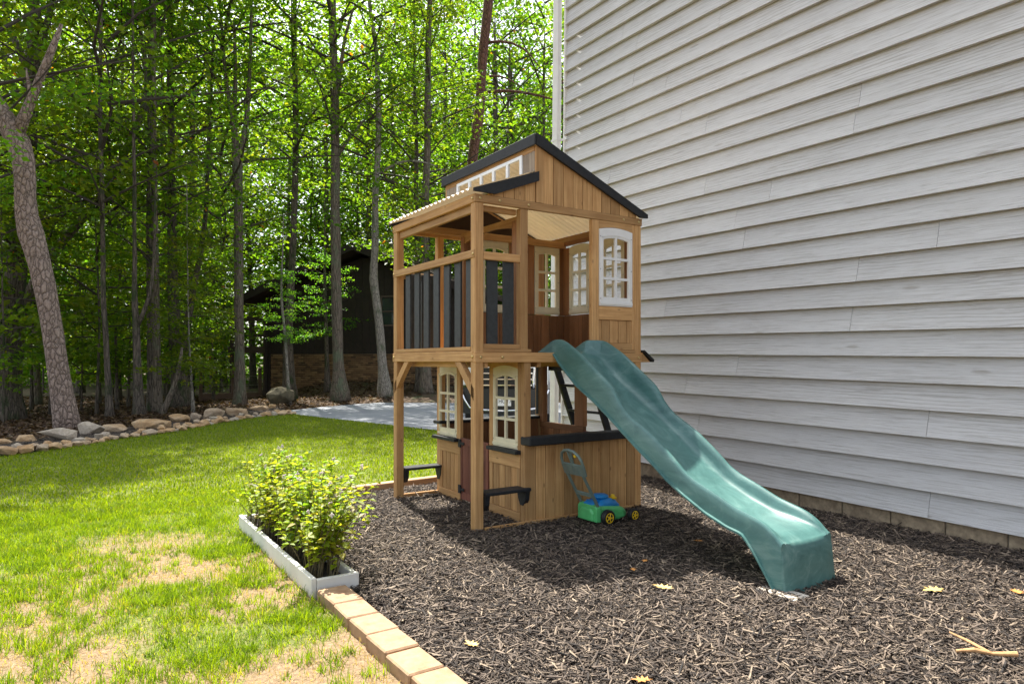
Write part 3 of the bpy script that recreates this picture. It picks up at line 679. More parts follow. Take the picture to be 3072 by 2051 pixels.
yy_ = np.concatenate([np.linspace(.2, -.2, 16), np.linspace(-.225, -1.95, 70), np.linspace(-1.97, -2.1, 10)])
v = []; f = []; SEC = None
for y in yy_:
    zr, zb, zf = smooth(RIMP, y), smooth(BOTP, y, .015), smooth(FLP, y)
    zb = min(zb, zr-.02); zf = max(min(zf, zr-.004), zb+.01)
    d = zr-zf; sx1 = float(np.interp(y, [-.06, .0], [1.244, 1.143])); xl = SX0; mid_ = (SX0+sx1)/2; L_ = [(xl-.016, zb-.006), (xl-.016, zb+.006), (xl+.002, zb+.01), (xl+.006, zb+(zr-zb)*.5), (xl+.012, zr-.022), (xl+.016, zr-.008), (xl+.022, zr-.001), (xl+.04, zr), (xl+.049, zr-.008),
        (xl+.06, zf+d*.7), (xl+.066, zf+d*.38), (xl+.078, zf+d*.14), (xl+.1, zf+d*.03), (xl+.135, zf), (xl+.19, zf-.003), (mid_, zf-.004)]
    sec = L_+[(SX0+sx1-a, b_) for a, b_ in L_[:-1][::-1]]; SEC = len(sec)
    v += [(a, y, b_) for a, b_ in sec]
nS = len(yy_)
for i in range(nS-1):
    for j in range(SEC-1): a = i*SEC+j; f.append((a, a+1, a+SEC+1, a+SEC))
# front end: rolls over and drops to the ground
last = [v[(nS-1)*SEC+j] for j in range(SEC)]
rows = [(-2.112, .93), (-2.12, .82), (-2.13, .45), (-2.14, .07), (-2.142, .05), (-2.16, .04), (-2.165, -.012)]
prev = (nS-1)*SEC
for (y, s_) in rows:
    b0 = len(v)
    for j, (a, _, z) in enumerate(last):
        xx = a; zz = min(z, .27)*s_ if s_ > .06 else .012*(s_ > .02)
        v.append((xx+(.008 if j < 3 else -.008 if j > SEC-4 else 0)*0, y+.018*(abs(a-.993)/.25)**4, zz if s_ > -.01 else -.01))
    for j in range(SEC-1): f.append((prev+j, prev+j+1, b0+j+1, b0+j))
    prev = b0
m, nt, bs, _ = mat('green_slide_plastic')
vv = coords(nt, (6, 2.2, 6)); n1 = noise(nt, vv, 1., 6, .65, 1.5); n2 = noise(nt, coords(nt), 130, 3)
c_ = ramp(nt, n1, [(.3, (.042, .13, .122)), (.55, (.085, .205, .188)), (.75, (.2, .33, .295))])
vo = N(nt, 'ShaderNodeTexWave', wave_type='RINGS'); vo.inputs['Scale'].default_value = 3.; vo.inputs['Distortion'].default_value = 14; vo.inputs['Detail'].default_value = 4
nt.links.new(coords(nt), vo.inputs['Vector'])
c_ = mixc(nt, math_(nt, 'MULTIPLY', ramp(nt, vo.outputs['Fac'], [(.9, (0, 0, 0)), (.99, (1, 1, 1))]), .09), c_, (.2, .36, .3))
nt.links.new(c_, bs.inputs['Base Color']); bs.inputs['Roughness'].default_value = .4; bs.inputs['Specular IOR Level'].default_value = .7
nt.links.new(ramp(nt, n1, [(.3, (.46, .46, .46)), (.7, (.3, .3, .3))]), bs.inputs['Roughness']); bump(nt, bs, n2, .25, .0012)
tr = N(nt, 'ShaderNodeBsdfTranslucent'); tr.inputs[0].default_value = (.14, .33, .16, 1); mx = N(nt, 'ShaderNodeMixShader'); mx.inputs[0].default_value = .09
nt.links.new(bs.outputs[0], mx.inputs[1]); nt.links.new(tr.outputs[0], mx.inputs[2]); nt.links.new(mx.outputs[0], nt.nodes['Material Output'].inputs['Surface'])
me = pymesh('slide', v, f, m, True); me.set_sharp_from_angle(angle=R(38))
so_ = obj('slide', me, P); so_['label'] = 'green marbled plastic wave slide'


# toy lawn mower
MW = thing('toy_lawn_mower', 'green and blue plastic toy lawn mower with yellow wheels', 'toy mower', (X0+.9, Y0-.37, 0.004))
GRN = simple('green_toy_plastic', (.1, .5, .17), .4, nscale=14, namp=.08); BLU = simple('blue_toy_plastic', (.015, .24, .62), .38, nscale=14, namp=.08)
YEL = simple('yellow_toy_plastic', (.85, .55, .015), .38, nscale=14, namp=.08); GRY = simple('grey_green_toy_plastic', (.15, .2, .175), .45, nscale=14, namp=.12)
TYR = simple('black_toy_plastic', (.012, .012, .013), .5)
# body: lofted deck (x forward, y across 0..0.27)
def loft(name, secs, m, parent, smooth=False):
    """secs: list of (x, [(y,z)...])"""
    n = len(secs[0][1]); v = [(x, y, z) for x, s_ in secs for y, z in s_]; f = []
    for i in range(len(secs)-1):
        for j in range(n): f.append((i*n+j, i*n+(j+1) % n, (i+1)*n+(j+1) % n, (i+1)*n+j))
    f += [tuple(range(n))[::-1], tuple((len(secs)-1)*n+j for j in range(n))]
    b = MB(); b.add(v, f); o = b.build(name, m, parent, smooth=smooth); bv = o.modifiers.new('bevel', 'BEVEL'); bv.width = .006; bv.segments = 2; return o
def sec(y0, y1, z0, z1, c=.02): return [(y0, z0), (y1, z0), (y1+.0, z1-c), (y1-c, z1), (y0+c, z1), (y0, z1-c)]
body = loft('body', [(-.005, sec(.02, .255, .03, .155)), (.03, sec(.015, .26, .028, .165)), (.05, sec(.02, .255, .028, .15)), (.15, sec(.03, .245, .028, .142)), (.24, sec(.03, .245, .03, .13)), (.3, sec(.04, .235, .035, .115)), (.345, sec(.06, .215, .04, .09))], GRN, MW)
loft('chute', [(-.02, sec(.06, .215, .035, .12, .03)), (-.004, sec(.05, .225, .03, .135, .03))], GRN, body)
MB().prism([(.19, .05), (.2, .09), (.27, .09), (.285, .05)], .018, .03, 'y').build('panel', GRN, body)
cov = loft('engine_cover', [(.045, sec(.07, .205, .14, .15, .004)), (.07, sec(.05, .225, .13, .175)), (.11, sec(.05, .225, .125, .195, .03)), (.17, sec(.05, .225, .125, .2, .035)), (.24, sec(.055, .22, .12, .18, .03)), (.29, sec(.08, .195, .12, .135, .006))], BLU, MW, True)
MB().lathe([(.055, 0), (.07, .012), (.068, .024), (.05, .034), (.02, .038)], (.13, .137, .19), 'z', 20).build('starter_dome', BLU, cov, smooth=True)
MB().lathe([(.012, 0), (.03, .006), (.032, .014), (.018, .018), (.016, .034), (.012, .038)], (.235, .1, .178), 'z', 16).build('fuel_cap', YEL, cov)
loft('rear_box', [(.002, sec(.075, .2, .13, .16, .008)), (.05, sec(.07, .205, .13, .185, .01))], BLU, MW)
for (x, r) in ((.09, .062), (.36, .053)):
    for y0, s_ in ((-.028, -1), (.255, 1)):
        z = r+.002; t = .045
        wh = MB().lathe([(r*.5, 0), (r*.86, 0), (r, .008), (r, t*.42), (r*.96, t*.5), (r, t*.58), (r, t-.008), (r*.86, t), (r*.5, t)], (0, 0, 0), 'y', 28).build('wheel', TYR, MW, (x, y0, z), smooth=False)
        hb = MB(); q = -.001 if s_ < 0 else t-.007
        a0, a1 = (-.002, .01) if s_ < 0 else (t-.01, t+.002)
        hb.lathe([(r*.62, a0+.003), (r*.66, a0), (r*.56, a0-.001 if s_ < 0 else a0), (r*.5, a0+.006), (r*.5, a1)], (0, 0, 0), 'y', 24)
        for k in range(5):
            an = k*2*math.pi/5; hb.tube([(0, a0+.003, 0), (r*.55*math.cos(an), a0+.003, r*.55*math.sin(an))], .005, 6)
        hb.lathe([(r*.2, a0-.004), (r*.22, a0+.004)], (0, 0, 0), 'y', 12)
        hb.build('hub', YEL, wh)
hd = MB()
for yy in (.035, .235):
    hd.tube([(.03, yy, .13), (.0, yy, .19), (-.10, yy, .36), (-.125, yy, .405)], [.013, .013, .012, .013], 8)
hd.tube([(-.035, .035, .25), (-.035, .235, .25)], .01, 8); hd.box(-.04, -.02, .035, .235, .228, .245, .002)
hnd = hd.build('handle', GRY, MW)
g = MB()
pl = Vector((-.35, 0, .94)).normalized()
def gp(u, t): return (-.12+pl.x*t, .135+u, .405+pl.z*t)          # u across, t up the grip plane
arc = [(-.125, .0), (-.13, .07), (-.125, .13), (-.105, .17), (-.06, .2), (0, .21), (.06, .2), (.105, .17), (.125, .13), (.13, .07), (.125, 0)]
g.tube([gp(*p) for p in arc], .012, 8); g.tube([gp(-.125, .085), gp(.125, .085)], .009, 8); g.tube([gp(-.02, .2), gp(-.006, .085)], .009, 6); g.tube([gp(.02, .2), gp(.006, .085)], .009, 6)
pa = [gp(-.12, 0), gp(.12, 0), gp(.127, .08), gp(-.127, .08)]; n_ = Vector((-.94, 0, -.35))*.012
g.add(pa+[tuple(Vector(p)+n_) for p in pa], [(0, 1, 2, 3), (7, 6, 5, 4), (0, 4, 5, 1), (1, 5, 6, 2), (2, 6, 7, 3), (3, 7, 4, 0)])
for u in (-.06, 0, .06): g.tube([Vector(gp(u, .01))+n_*1.1, Vector(gp(u, .075))+n_*1.1], .005, 6)
g.build('grip', GRY, hnd)
MB().lathe([(.012, 0), (.016, .006), (.01, .02), (.014, .026)], gp(-.055, .165), 'x', 12).build('knob', YEL, hnd)

# ------------------------------------------------------------------ planter with leafy plants, pavers, timber edging
PLW = simple('weathered_white_plank', (.7, .68, .63), .6, nscale=7, namp=.06, bumpd=.001, grime=(.58, .53, .45))
PT = thing('planter_box', 'long low white planter box full of leafy plants', 'planter', (1.13, 3.74, 0))
bx('side_board', 0, .03, 0, 1.87, -.06, .105, PLW, PT, .004); bx('side_board', .245, .275, .032, 1.87, -.06, .09, PLW, PT, .004)
bx('end_board', .032, .275, 0, .03, -.04, .095, PLW, PT, .004); bx('end_board', .032, .243, 1.84, 1.87, -.04, .1, PLW, PT, .004)
MB().box(.03, .245, .03, 1.84, -.03, .035).build('potting_soil', MSO, PT)
BALM = leafmat('balm_leaf', [(0, (.09, .17, .012)), (.45, (.2, .29, .025)), (.85, (.33, .38, .05)), (1, (.42, .38, .1))], .55, .45, tcol=1.45, yellow=.4)
STEM = simple('plant_stem', (.09, .07, .03), .7); FLW = simple('pale_flower', (.62, .52, .55), .6)
def leaves(c, d, nrm, L, wr=.36, fold=.12):
    """diamond leaves with a fold; arrays (n,3)"""
    s = np.cross(d, nrm); s /= np.linalg.norm(s, axis=1)[:, None]+1e-9; u = np.cross(s, d); Lc = L[:, None]
    v = np.stack([c, c+d*Lc*.45+s*Lc*wr+u*Lc*fold, c+d*Lc-u*Lc*.08, c+d*Lc*.45-s*Lc*wr+u*Lc*fold], 1).reshape(-1, 3)
    i = np.arange(len(c))*4; return v, np.concatenate([np.stack([i, i+1, i+2], 1), np.stack([i, i+2, i+3], 1)])
def plant(i, x, y):
    ro = thing('leafy_plant', 'bushy yellow green flowering plant growing in the white planter', 'plant', (x, y, .03), 0, 'plants in the white planter')
    st = MB(); cc = []; dd = []; nn = []; LL = []; fl = MB()
    for s_ in range(random.randint(6, 8)):
        hgt = random.uniform(.26, .6); ax, ay = random.uniform(-.05, .05), random.uniform(-.05, .05); bx_, by_ = random.gauss(0, .11)+.07, random.gauss(0, .11)
        pt = lambda t: Vector((ax+bx_*t**1.5, ay+by_*t**1.5, hgt*t))
        st.tube([pt(t) for t in (0, .35, .7, 1)], [.0035, .003, .0022, .0012], 5, False)
        z = random.uniform(.1, .22)
        while z < hgt:
            t = z/hgt; p = pt(t); a = random.uniform(0, 6.3)
            for k in range(2 if t < .9 else 4):
                an = a+k*math.pi+random.uniform(-.3, .3); el = random.uniform(-.35, .45)
                cc.append(p); dd.append((math.cos(an)*math.cos(el), math.sin(an)*math.cos(el), math.sin(el))); nn.append((random.gauss(0, .3), random.gauss(0, .3), 1)); LL.append(random.uniform(.04, .075)*(1.1-.35*t))
            z += random.uniform(.022, .042)
        if random.random() < .16:
            p = pt(1.)
            for k in range(7): q = p+Vector((random.uniform(-.009, .009), random.uniform(-.009, .009), random.uniform(-.004, .022))); fl.box(q.x-.004, q.x+.004, q.y-.004, q.y+.004, q.z-.003, q.z+.004)
    st.build('stems', STEM, ro, fixn=False)['kind'] = 'stuff'
    v, t = leaves(np.array(cc), np.array(dd), np.array(nn), np.array(LL), .3); r_ = np.clip(rng.normal(.5, .25, len(cc)), 0, 1)
    obj('foliage', npmesh('foliage', v, t, 3, BALM, {'rnd': np.concatenate([r_, r_])}), ro)
    if fl.v: fl.build('flowers', FLW, ro, fixn=False)['kind'] = 'stuff'
for i in range(34): plant(i, 1.13+random.uniform(.06, .22), 3.84+i*1.66/33+random.uniform(-.03, .03))
for i in range(8): plant(i, 1.13+random.uniform(.2, .34), 4.05+i*.17+random.uniform(-.05, .05))
PAV = simple('tan_concrete_paver', (.33, .21, .12), .85, nscale=26, namp=.18, bumpd=.003, grime=(.24, .13, .065))
edges = [3.70, 3.42, 3.19, 2.955, 2.725, 2.49, 2.255, 2.02, 1.79, 1.56]
for i, (a, c2) in enumerate(zip(edges[:-1], edges[1:])):
    j = random.uniform(-.006, .006)
    o = bx('paver', 1.143+j, 1.306+j, c2+.005, a-.004, -.04, .058+random.uniform(-.004, .004), PAV, None, .007)
    o.rotation_euler = (random.uniform(-.012, .012), random.uniform(-.015, .015), random.uniform(-.03, .03))
    tag(o, 'tan concrete paver block in the row edging the mulch', 'paver', 'paver blocks edging the mulch')
for (p, q) in (((1.66, 6.43), (2.5, 6.5)), ((2.505, 6.5), (3.45, 6.6)), ((3.455, 6.6), (5.35, 6.72))):
    d = Vector((q[0]-p[0], q[1]-p[1], 0)); o = MB().box(-d.length/2, d.length/2-.004, -.045, .045, -.04, .068, .006).build('edging_timber', wood('edging_wood%d' % int(p[0]*10), (.33, .2, .1), (.58, .4, .25), 'x'), None, ((p[0]+q[0])/2, (p[1]+q[1])/2, 0), (0, 0, math.atan2(d.y, d.x)))
    tag(o, 'pale timber edging board between far lawn and mulch bed', 'edging board', 'timber edging boards')
# concrete pad below the slide foot, stick, fallen leaves
tag(bx('stone_pad', 3.262, 3.40, 2.228, 2.47, -.02, .022, simple('pale_stone', (.55, .5, .42), .8, nscale=22, namp=.15), None), 'pale flat stone under the foot of the green slide', 'stone')
def oak_leaf(name, loc, rz, size, m, label):
    out = [(0, -.5), (.05, -.3), (.22, -.32), (.1, -.16), (.34, -.08), (.13, .02), (.3, .2), (.1, .18), (.08, .36), (0, .5), (-.07, .34), (-.12, .17), (-.32, .22), (-.14, .03), (-.33, -.1), (-.1, -.17), (-.2, -.34), (-.05, -.3)]
    bm = bmesh.new(); c0 = bm.verts.new((0, 0, .02*size)); vs = [bm.verts.new((x*size, y*size, size*(.16*abs(x)+.12*abs(y)*random.uniform(.2, 1.4)))) for x, y in out]
    for i in range(len(vs)): bm.faces.new((c0, vs[i], vs[(i+1) % len(vs)]))
    me = bpy.data.meshes.new(name); bm.to_mesh(me); bm.free(); me.materials.append(m)
    o = obj(name, me, None, loc, (0, 0, rz)); s_ = o.modifiers.new('thick', 'SOLIDIFY'); s_.thickness = .0015
    return tag(o, label, 'leaf')
LY = simple('yellow_dry_leaf', (.62, .42, .13), .6, nscale=30, namp=.25); LO = simple('orange_dry_leaf', (.5, .22, .05), .6, nscale=30, namp=.25)
for x, y, rz, s_, m_, lb in ((1990, 1762, .4, .13, LY, 'yellow lobed oak leaf lying on mulch at the edge of the playhouse shadow'), (2800, 1770, 1.2, .14, LY, 'yellow lobed oak leaf on mulch right of the slide foot'), (3052, 1776, 2.2, .1, LO, 'orange yellow leaf on mulch farthest from the slide foot'),
        (1925, 2040, 1., .09, LO, 'orange brown curled leaf on sunny mulch away from playhouse'), (1415, 1932, .2, .09, LY, 'pale yellow leaf on mulch beside the paver blocks'), (2095, 1622, .7, .07, LO, 'small orange leaf in the playhouse shadow under the slide'), (1935, 1682, 2., .06, LO, 'small brown orange leaf in the middle of the playhouse shadow'), (1900, 1708, 2.6, .06, LO, 'red brown leaf lying in the dark shadow near its sunny edge')):
    p = onZ(x, y, .03); oak_leaf('fallen_leaf', (p[0], p[1], .032), rz, s_, m_, lb)
a, b_ = onZ(2868, 1958, .03), onZ(3052, 1975, .03)
st = MB().tube([a+(0, 0, .01), a*.7+b_*.3+(0, 0, .022), a*.4+b_*.6+(0, 0, .012), b_+(0, 0, .02)], [.006, .01, .008, .012], 8).tube([a*.45+b_*.55+(0, 0, .015), a*.5+b_*.5+(.03, .09, .03), a*.58+b_*.42+(.05, .15, .04)], [.008, .007, .004], 7)
tag(st.build('dry_stick', simple('pale_dry_stick', (.5, .28, .12), .7, nscale=40, namp=.3, bumpd=.003)), 'forked pale orange dry stick lying on the mulch', 'stick')
# ------------------------------------------------------------------ boulders and border stones
def rock_mesh(name, sx, sy, sz, n=30, seed=0, m=None, boxy=.6):
    r = random.Random(seed); bm = bmesh.new()
    for _ in range(n):
        d = Vector((r.gauss(0, 1), r.gauss(0, 1), r.gauss(0, 1))).normalized(); mx_ = max(abs(d.x), abs(d.y), abs(d.z))
        d = d*(1-boxy)+d/mx_*boxy*.82; d *= r.uniform(.85, 1.)
        bm.verts.new((d.x*sx/2, d.y*sy/2, (d.z*.5+.5)*sz))
    bmesh.ops.convex_hull(bm, input=bm.verts)
    bmesh.ops.delete(bm, geom=[v for v in bm.verts if not v.link_faces], context='VERTS')
    bmesh.ops.bevel(bm, geom=bm.edges[:], offset=min(sx, sy, sz)*.03, segments=1, affect='EDGES', clamp_overlap=True)
    bmesh.ops.recalc_face_normals(bm, faces=bm.faces)
    me = bpy.data.meshes.new(name); bm.to_mesh(me); bm.free(); me.materials.append(m); return me
m, nt, bs, _ = mat('sandstone')
v = coords(nt, (1, 1, 2.2), 31.); n1 = noise(nt, v, 3.2, 7, .65); n2 = noise(nt, v, 26, 5, .7)
oi = N(nt, 'ShaderNodeObjectInfo')
c_ = mixc(nt, ramp(nt, oi.outputs['Random'], [(.45, (0, 0, 0)), (.95, (1, 1, 1))]), ramp(nt, n1, [(.3, (.34, .19, .08)), (.5, (.5, .32, .16)), (.7, (.6, .46, .3))]), ramp(nt, n1, [(.3, (.26, .22, .17)), (.5, (.44, .38, .3)), (.7, (.56, .49, .4))]))
c_ = mixc(nt, ramp(nt, n2, [(.3, (.6, .6, .6)), (.55, (0, 0, 0))]), c_, (.16, .12, .08))
nt.links.new(c_, bs.inputs['Base Color']); bs.inputs['Roughness'].default_value = .9; bump(nt, bs, n2, .7, .02)
STONE = m
PXC = .4257
desc = ['low tan boulder at the end of the row beside the fern tuft', 'pale grey green boulder with a grass tuft, beside the long tan boulder', 'long blocky tan boulder right at the foot of the leaning pine', 'tall wedge shaped grey boulder next to the leaning pine', 'low smooth tan boulder between wedge boulder and layered slab', 'long flat layered tan and grey slab boulder in the border', 'rounded golden tan boulder between layered slab and small pointed rock', 'small pointed tan rock between two bigger boulders', 'big square grey tan boulder in the border near the forked tree', 'pale grey flat topped boulder below the forked tree', 'flat orange tan slab next to the driveway end of the border', 'small pale stone at the driveway end of the boulder row']
for i, (x0, x1, y0, y1) in enumerate(((-70, 60, 505, 548), (40, 238, 480, 530), (233, 522, 428, 524), (518, 716, 378, 478), (692, 877, 400, 462), (872, 1168, 360, 442), (1158, 1327, 328, 395), (1322, 1412, 318, 378), (1412, 1567, 282, 374), (1566, 1738, 280, 348), (1738, 1893, 270, 312), (1885, 1942, 260, 294))):
    p = onZ((x0+x1)/2*PXC, 1100+y1*PXC); D = np.linalg.norm((p-O_)[:2]*1); dep = (p-O_)@FW
    w_ = (x1-x0)*PXC*dep/F; h_ = (y1-y0)*PXC*dep/F*.93
    o = obj('boulder', rock_mesh('boulder', w_*1.06, w_*random.uniform(.5, .75), h_*1.06+.08, 24, i+3, STONE, .9), None, (p[0]+FW[0]*w_*.25, p[1]+FW[1]*w_*.25, -.07), (0, 0, -math.atan2(FW[0], FW[1])+random.uniform(-.15, .15)))
    tag(o, desc[i], 'boulder')
protos = [rock_mesh('stone', .19, .15, .13, 20, 50+k, STONE, .45) for k in range(9)]
LB = np.array(RB); seg = np.linalg.norm(np.diff(LB, axis=0), axis=1); cum = np.concatenate([[0], np.cumsum(seg)])
t = .02; i = 0
while t < cum[-1]:
    x = np.interp(t, cum, LB[:, 0]); y = np.interp(t, cum, LB[:, 1]); s_ = random.uniform(.7, 1.35)
    for r_ in range(2):
        if r_ == 1 and random.random() < (.25 if t < 6 else .55): continue
        o = obj('border_stone', protos[i % 9], None, (x-.09*r_*1.2+random.uniform(-.02, .02)+.05, y+.1*r_*1.2+random.uniform(-.02, .02)+.03, -.02+.035*r_), (random.uniform(-.2, .2), random.uniform(-.2, .2), random.uniform(0, 6.3)))
        q = s_*random.uniform(.85, 1.1)*(1.1 if r_ == 0 else .95); o.scale = (q*random.uniform(.85, 1.3), q, q*random.uniform(.7, .95)); i += 1
        tag(o, 'rough pale border stone in the row between lawn and mulch', 'stone', 'small border stones along the lawn')
    t += .185*s_
p = onZ(842, 1212); tag(obj('boulder', rock_mesh('boulder', 1.0, .8, .62, 30, 91, simple('mossy_rock', (.1, .085, .05), .95, nscale=5, namp=.5, bumpd=.02), .2), None, (p[0], p[1], -.05)), 'round dark mossy boulder beside the white sapling', 'boulder')

# ------------------------------------------------------------------ neighbour's dark house on brick
A = atD(806, 0, 27.)[:2]; B = atD(1372, 0, 24.6)[:2]; ux = (B-A); LW = np.linalg.norm(ux); ux /= LW
DKW = simple('dark_brown_siding', (.016, .0085, .006), .7, nscale=6, namp=.4)
NB = thing('neighbour_house', 'dark brown wooden house with brick base behind the trees', 'house', (A[0], A[1], 0), math.atan2(ux[1], ux[0]))
zb, ze = 1.57, 4.0                                   # brick top, eave; local x along the wall, y away from the camera
pk = LW*.52; zp = 5.5
MB().prism([(0, zb), (LW, zb), (LW, ze), (pk, zp-.3), (0, ze)], 0, 9, 'y').build('wall', DKW, NB)
k = 0; x = .0
while x < LW:
    zt = ze+(zp-.3-ze)*(x/pk if x < pk else (LW-x)/(LW-pk))-.03
    bx('siding_board', x+.004, min(x+.296, LW), -.022, -.001, zb+.003, max(zt, zb+.5), DKW, NB, .006); x += .3
bx('corner_board', -.03, .1, -.05, .05, -.3, ze, DKW, NB)
RSH = simple('brown_shingle', (.05, .032, .024), .95, nscale=12, namp=.4)
for s_ in (0, 1):
    e = -1.0 if s_ == 0 else LW+1.0; sl_ = (zp-ze)/pk; zl = ze-.4
    rf = MB().prism([(e, zl), (pk, zp), (pk, zp+.16), (e, zl+.16)], -.7, 9.6, 'y').build('roof', RSH, NB)
    MB().prism([(e, zl-.12), (pk, zp-.12), (pk, zp+.17), (e, zl+.17)], -.75, -.7, 'y').build('fascia', DKW, rf)
MB().tube([(-.95, -.6, ze-.4), (-.6, -.5, ze-.52), (-.1, -.1, ze-.6), (-.06, -.07, ze-.7), (-.06, -.07, .1)], .04, 8).build('gutter_pipe', DKW, NB)
wf = MB(); wx = LW*.62
wf.box(wx, wx+.85, -.05, -.02, 2.6, 2.66).box(wx, wx+.85, -.05, -.02, 3.68, 3.74).box(wx, wx+.05, -.05, -.02, 2.66, 3.68).box(wx+.8, wx+.85, -.05, -.02, 2.66, 3.68).box(wx+.05, wx+.8, -.045, -.02, 3.13, 3.17)
wo = wf.build('window', simple('window_brown', (.09, .06, .05), .6), NB)
GLS = simple('dark_glass', (.02, .03, .03), .08, spec=.8)
for z0 in (2.662, 3.172): MB().box(wx+.052, wx+.798, -.036, -.03, z0, z0+.46).build('pane', GLS, wo)
bwall = MB().box(0, LW, .02, 8.9, -.6, zb-.003).build('brick_wall', simple('brick_mortar', (.42, .31, .19), .95, nscale=8, namp=.2), NB)
m, nt, bs, _ = mat('brown_brick'); oi = N(nt, 'ShaderNodeObjectInfo')
nt.links.new(ramp(nt, oi.outputs['Random'], [(0, (.05, .028, .016)), (.4, (.15, .08, .04)), (.8, (.22, .125, .06)), (1, (.27, .165, .08))]), bs.inputs['Base Color']); bs.inputs['Roughness'].default_value = .9
BRK = m
m, nt, bs, _ = mat('brown_brick_far'); at = N(nt, 'ShaderNodeAttribute', attribute_name='rnd')
nt.links.new(ramp(nt, at.outputs['Fac'], [(0, (.05, .028, .016)), (.4, (.15, .08, .04)), (.8, (.22, .125, .06)), (1, (.27, .165, .08))]), bs.inputs['Base Color']); bs.inputs['Roughness'].default_value = .9
BRK2 = m
bb = MB().box(-.1, .1, 0, .03, -.0305, .0305, .003); BME = pymesh('brick', bb.v, bb.f, BRK)
cnt = 0; rest = []
for r_ in range(26):
    z = zb-.05-r_*.0725
    for c2 in range(int(LW/.21)+1):
        x = .105+c2*.21+(.105 if r_ % 2 else 0)
        if x+.1 > LW: continue
        wx_, wy_ = A+ux*x
        if z < float(bank(wx_, wy_))-.08: continue
        if cnt < 300 and .2 < x < 5.6 and r_ < 14: obj('brick', BME, bwall, (x, -.008, z)); cnt += 1
        else: rest.append((x, z))
vv = np.array(bb.v); ff = [list(q) for q in bb.f]; quads = np.array([q if len(q) == 4 else q+[q[2]] for q in ff])
V_ = np.concatenate([vv+np.array([x, -.008, z]) for x, z in rest]); base = (np.arange(len(rest))*len(vv))
tri = []
for q in ff: tri += [(q[0], q[i_], q[i_+1]) for i_ in range(1, len(q)-1)]
tri = np.array(tri); I_ = (base[:, None, None]+tri[None]).reshape(-1, 3)
o = obj('bricks', npmesh('bricks', V_, I_, 3, BRK2, {'rnd': np.repeat(rng.random(len(rest)), len(tri))}), bwall); o['kind'] = 'stuff'
# deck at the side of that house and the low platform with posts
DKR = simple('deck_brown', (.07, .045, .032), .8, nscale=6, namp=.3)
dkw = thing('raised_deck', 'dark raised deck with horizontal rails beside the brown house', 'deck', (A[0], A[1], 0), math.atan2(ux[1], ux[0]))
for z0, z1 in ((2.9, 3.06), (2.55, 2.63), (2.28, 2.36)): bx('rail', -1.9, -.04, -.02, .04, z0, z1, DKR, dkw)
bx('beam', -1.9, -.04, -.06, .02, 1.62, 1.88, DKR, dkw); bx('floor', -1.9, -.04, .03, 4, 1.8, 1.88, DKW, dkw)
for x in (-1.9, -.3): bx('post', x, x+.12, .05, .17, -.4, 3.0, DKR, dkw)
PLK = wood('platform_wood', (.1, .055, .035), (.24, .15, .1), 'x')
lp, rp = atD(598, 0, 26.4)[:2], atD(795, 0, 27.6)[:2]; dv = rp-lp; LP_ = np.linalg.norm(dv)
pf = thing('wooden_platform', 'low wooden platform with square posts beside the brown house', 'platform', (lp[0], lp[1], 0), math.atan2(dv[1], dv[0]))
for k in range(8): bx('plank', 0, LP_, .02+k*.16, .17+k*.16, -.01, .03, PLK, pf)
bx('edge_beam', 0, LP_, -.03, .018, -.4, .026, PLK, pf)
for x in (.05, LP_*.5, LP_*.92):
    o = bx('post', x-.06, x+.06, -.05, .07, -.3, 1.0, PLK, pf); q = bx('post_cap', x-.08, x+.08, -.07, .09, 1.0, 1.03, PLK, pf)
for z in (.35, .7): MB().tube([(0, .01, z), (LP_, .01, z)], .008, 5).build('cable', STL, pf)

# ------------------------------------------------------------------ pickup on the driveway
TRK = thing('pickup_truck', 'dark blue pickup truck with chrome bar grille parked behind playhouse', 'truck', (6.52, 10.2, .012), R(-38)); TRK.scale = (.84, 1, 1)
PNT = simple('dark_blue_paint', (.012, .018, .03), .25, coat=1.); CHR = simple('chrome', (.75, .76, .78), .12, 1.); PLA = simple('black_trim', (.012, .012, .013), .5)
loft('body', [(-.95, [(.18, .45), (5.3, .45), (5.3, 1.15), (1.4, 1.2), (.25, 1.15), (.12, .9)]), (-.9, [(.06, .42), (5.35, .42), (5.35, 1.2), (1.4, 1.3), (.15, 1.25), (.03, .95)]), (0, [(-.01, .42), (5.38, .42), (5.38, 1.22), (1.4, 1.36), (.08, 1.32), (-.04, .95)]), (.9, [(.06, .42), (5.35, .42), (5.35, 1.2), (1.4, 1.3), (.15, 1.25), (.03, .95)]), (.95, [(.18, .45), (5.3, .45), (5.3, 1.15), (1.4, 1.2), (.25, 1.15), (.12, .9)])], PNT, TRK)
cabm = loft('cab', [(-.84, [(1.35, 1.25), (3.9, 1.25), (3.7, 1.5), (3.6, 1.62), (2.2, 1.62), (1.95, 1.5)]), (-.72, [(1.3, 1.25), (3.95, 1.25), (3.8, 1.6), (3.6, 1.88), (2.3, 1.88), (2.0, 1.7)]), (.72, [(1.3, 1.25), (3.95, 1.25), (3.8, 1.6), (3.6, 1.88), (2.3, 1.88), (2.0, 1.7)]), (.84, [(1.35, 1.25), (3.9, 1.25), (3.7, 1.5), (3.6, 1.62), (2.2, 1.62), (1.95, 1.5)])], PNT, TRK)
MB().add([(-.7, 1.36, 1.36), (.7, 1.36, 1.36), (.66, 2.18, 1.84), (-.66, 2.18, 1.84), (-.7, 1.33, 1.37), (.7, 1.33, 1.37), (.66, 2.15, 1.86), (-.66, 2.15, 1.86)], [(0, 1, 2, 3), (7, 6, 5, 4), (0, 4, 5, 1), (3, 2, 6, 7), (0, 3, 7, 4), (1, 5, 6, 2)]).build('windscreen', GLS, TRK)
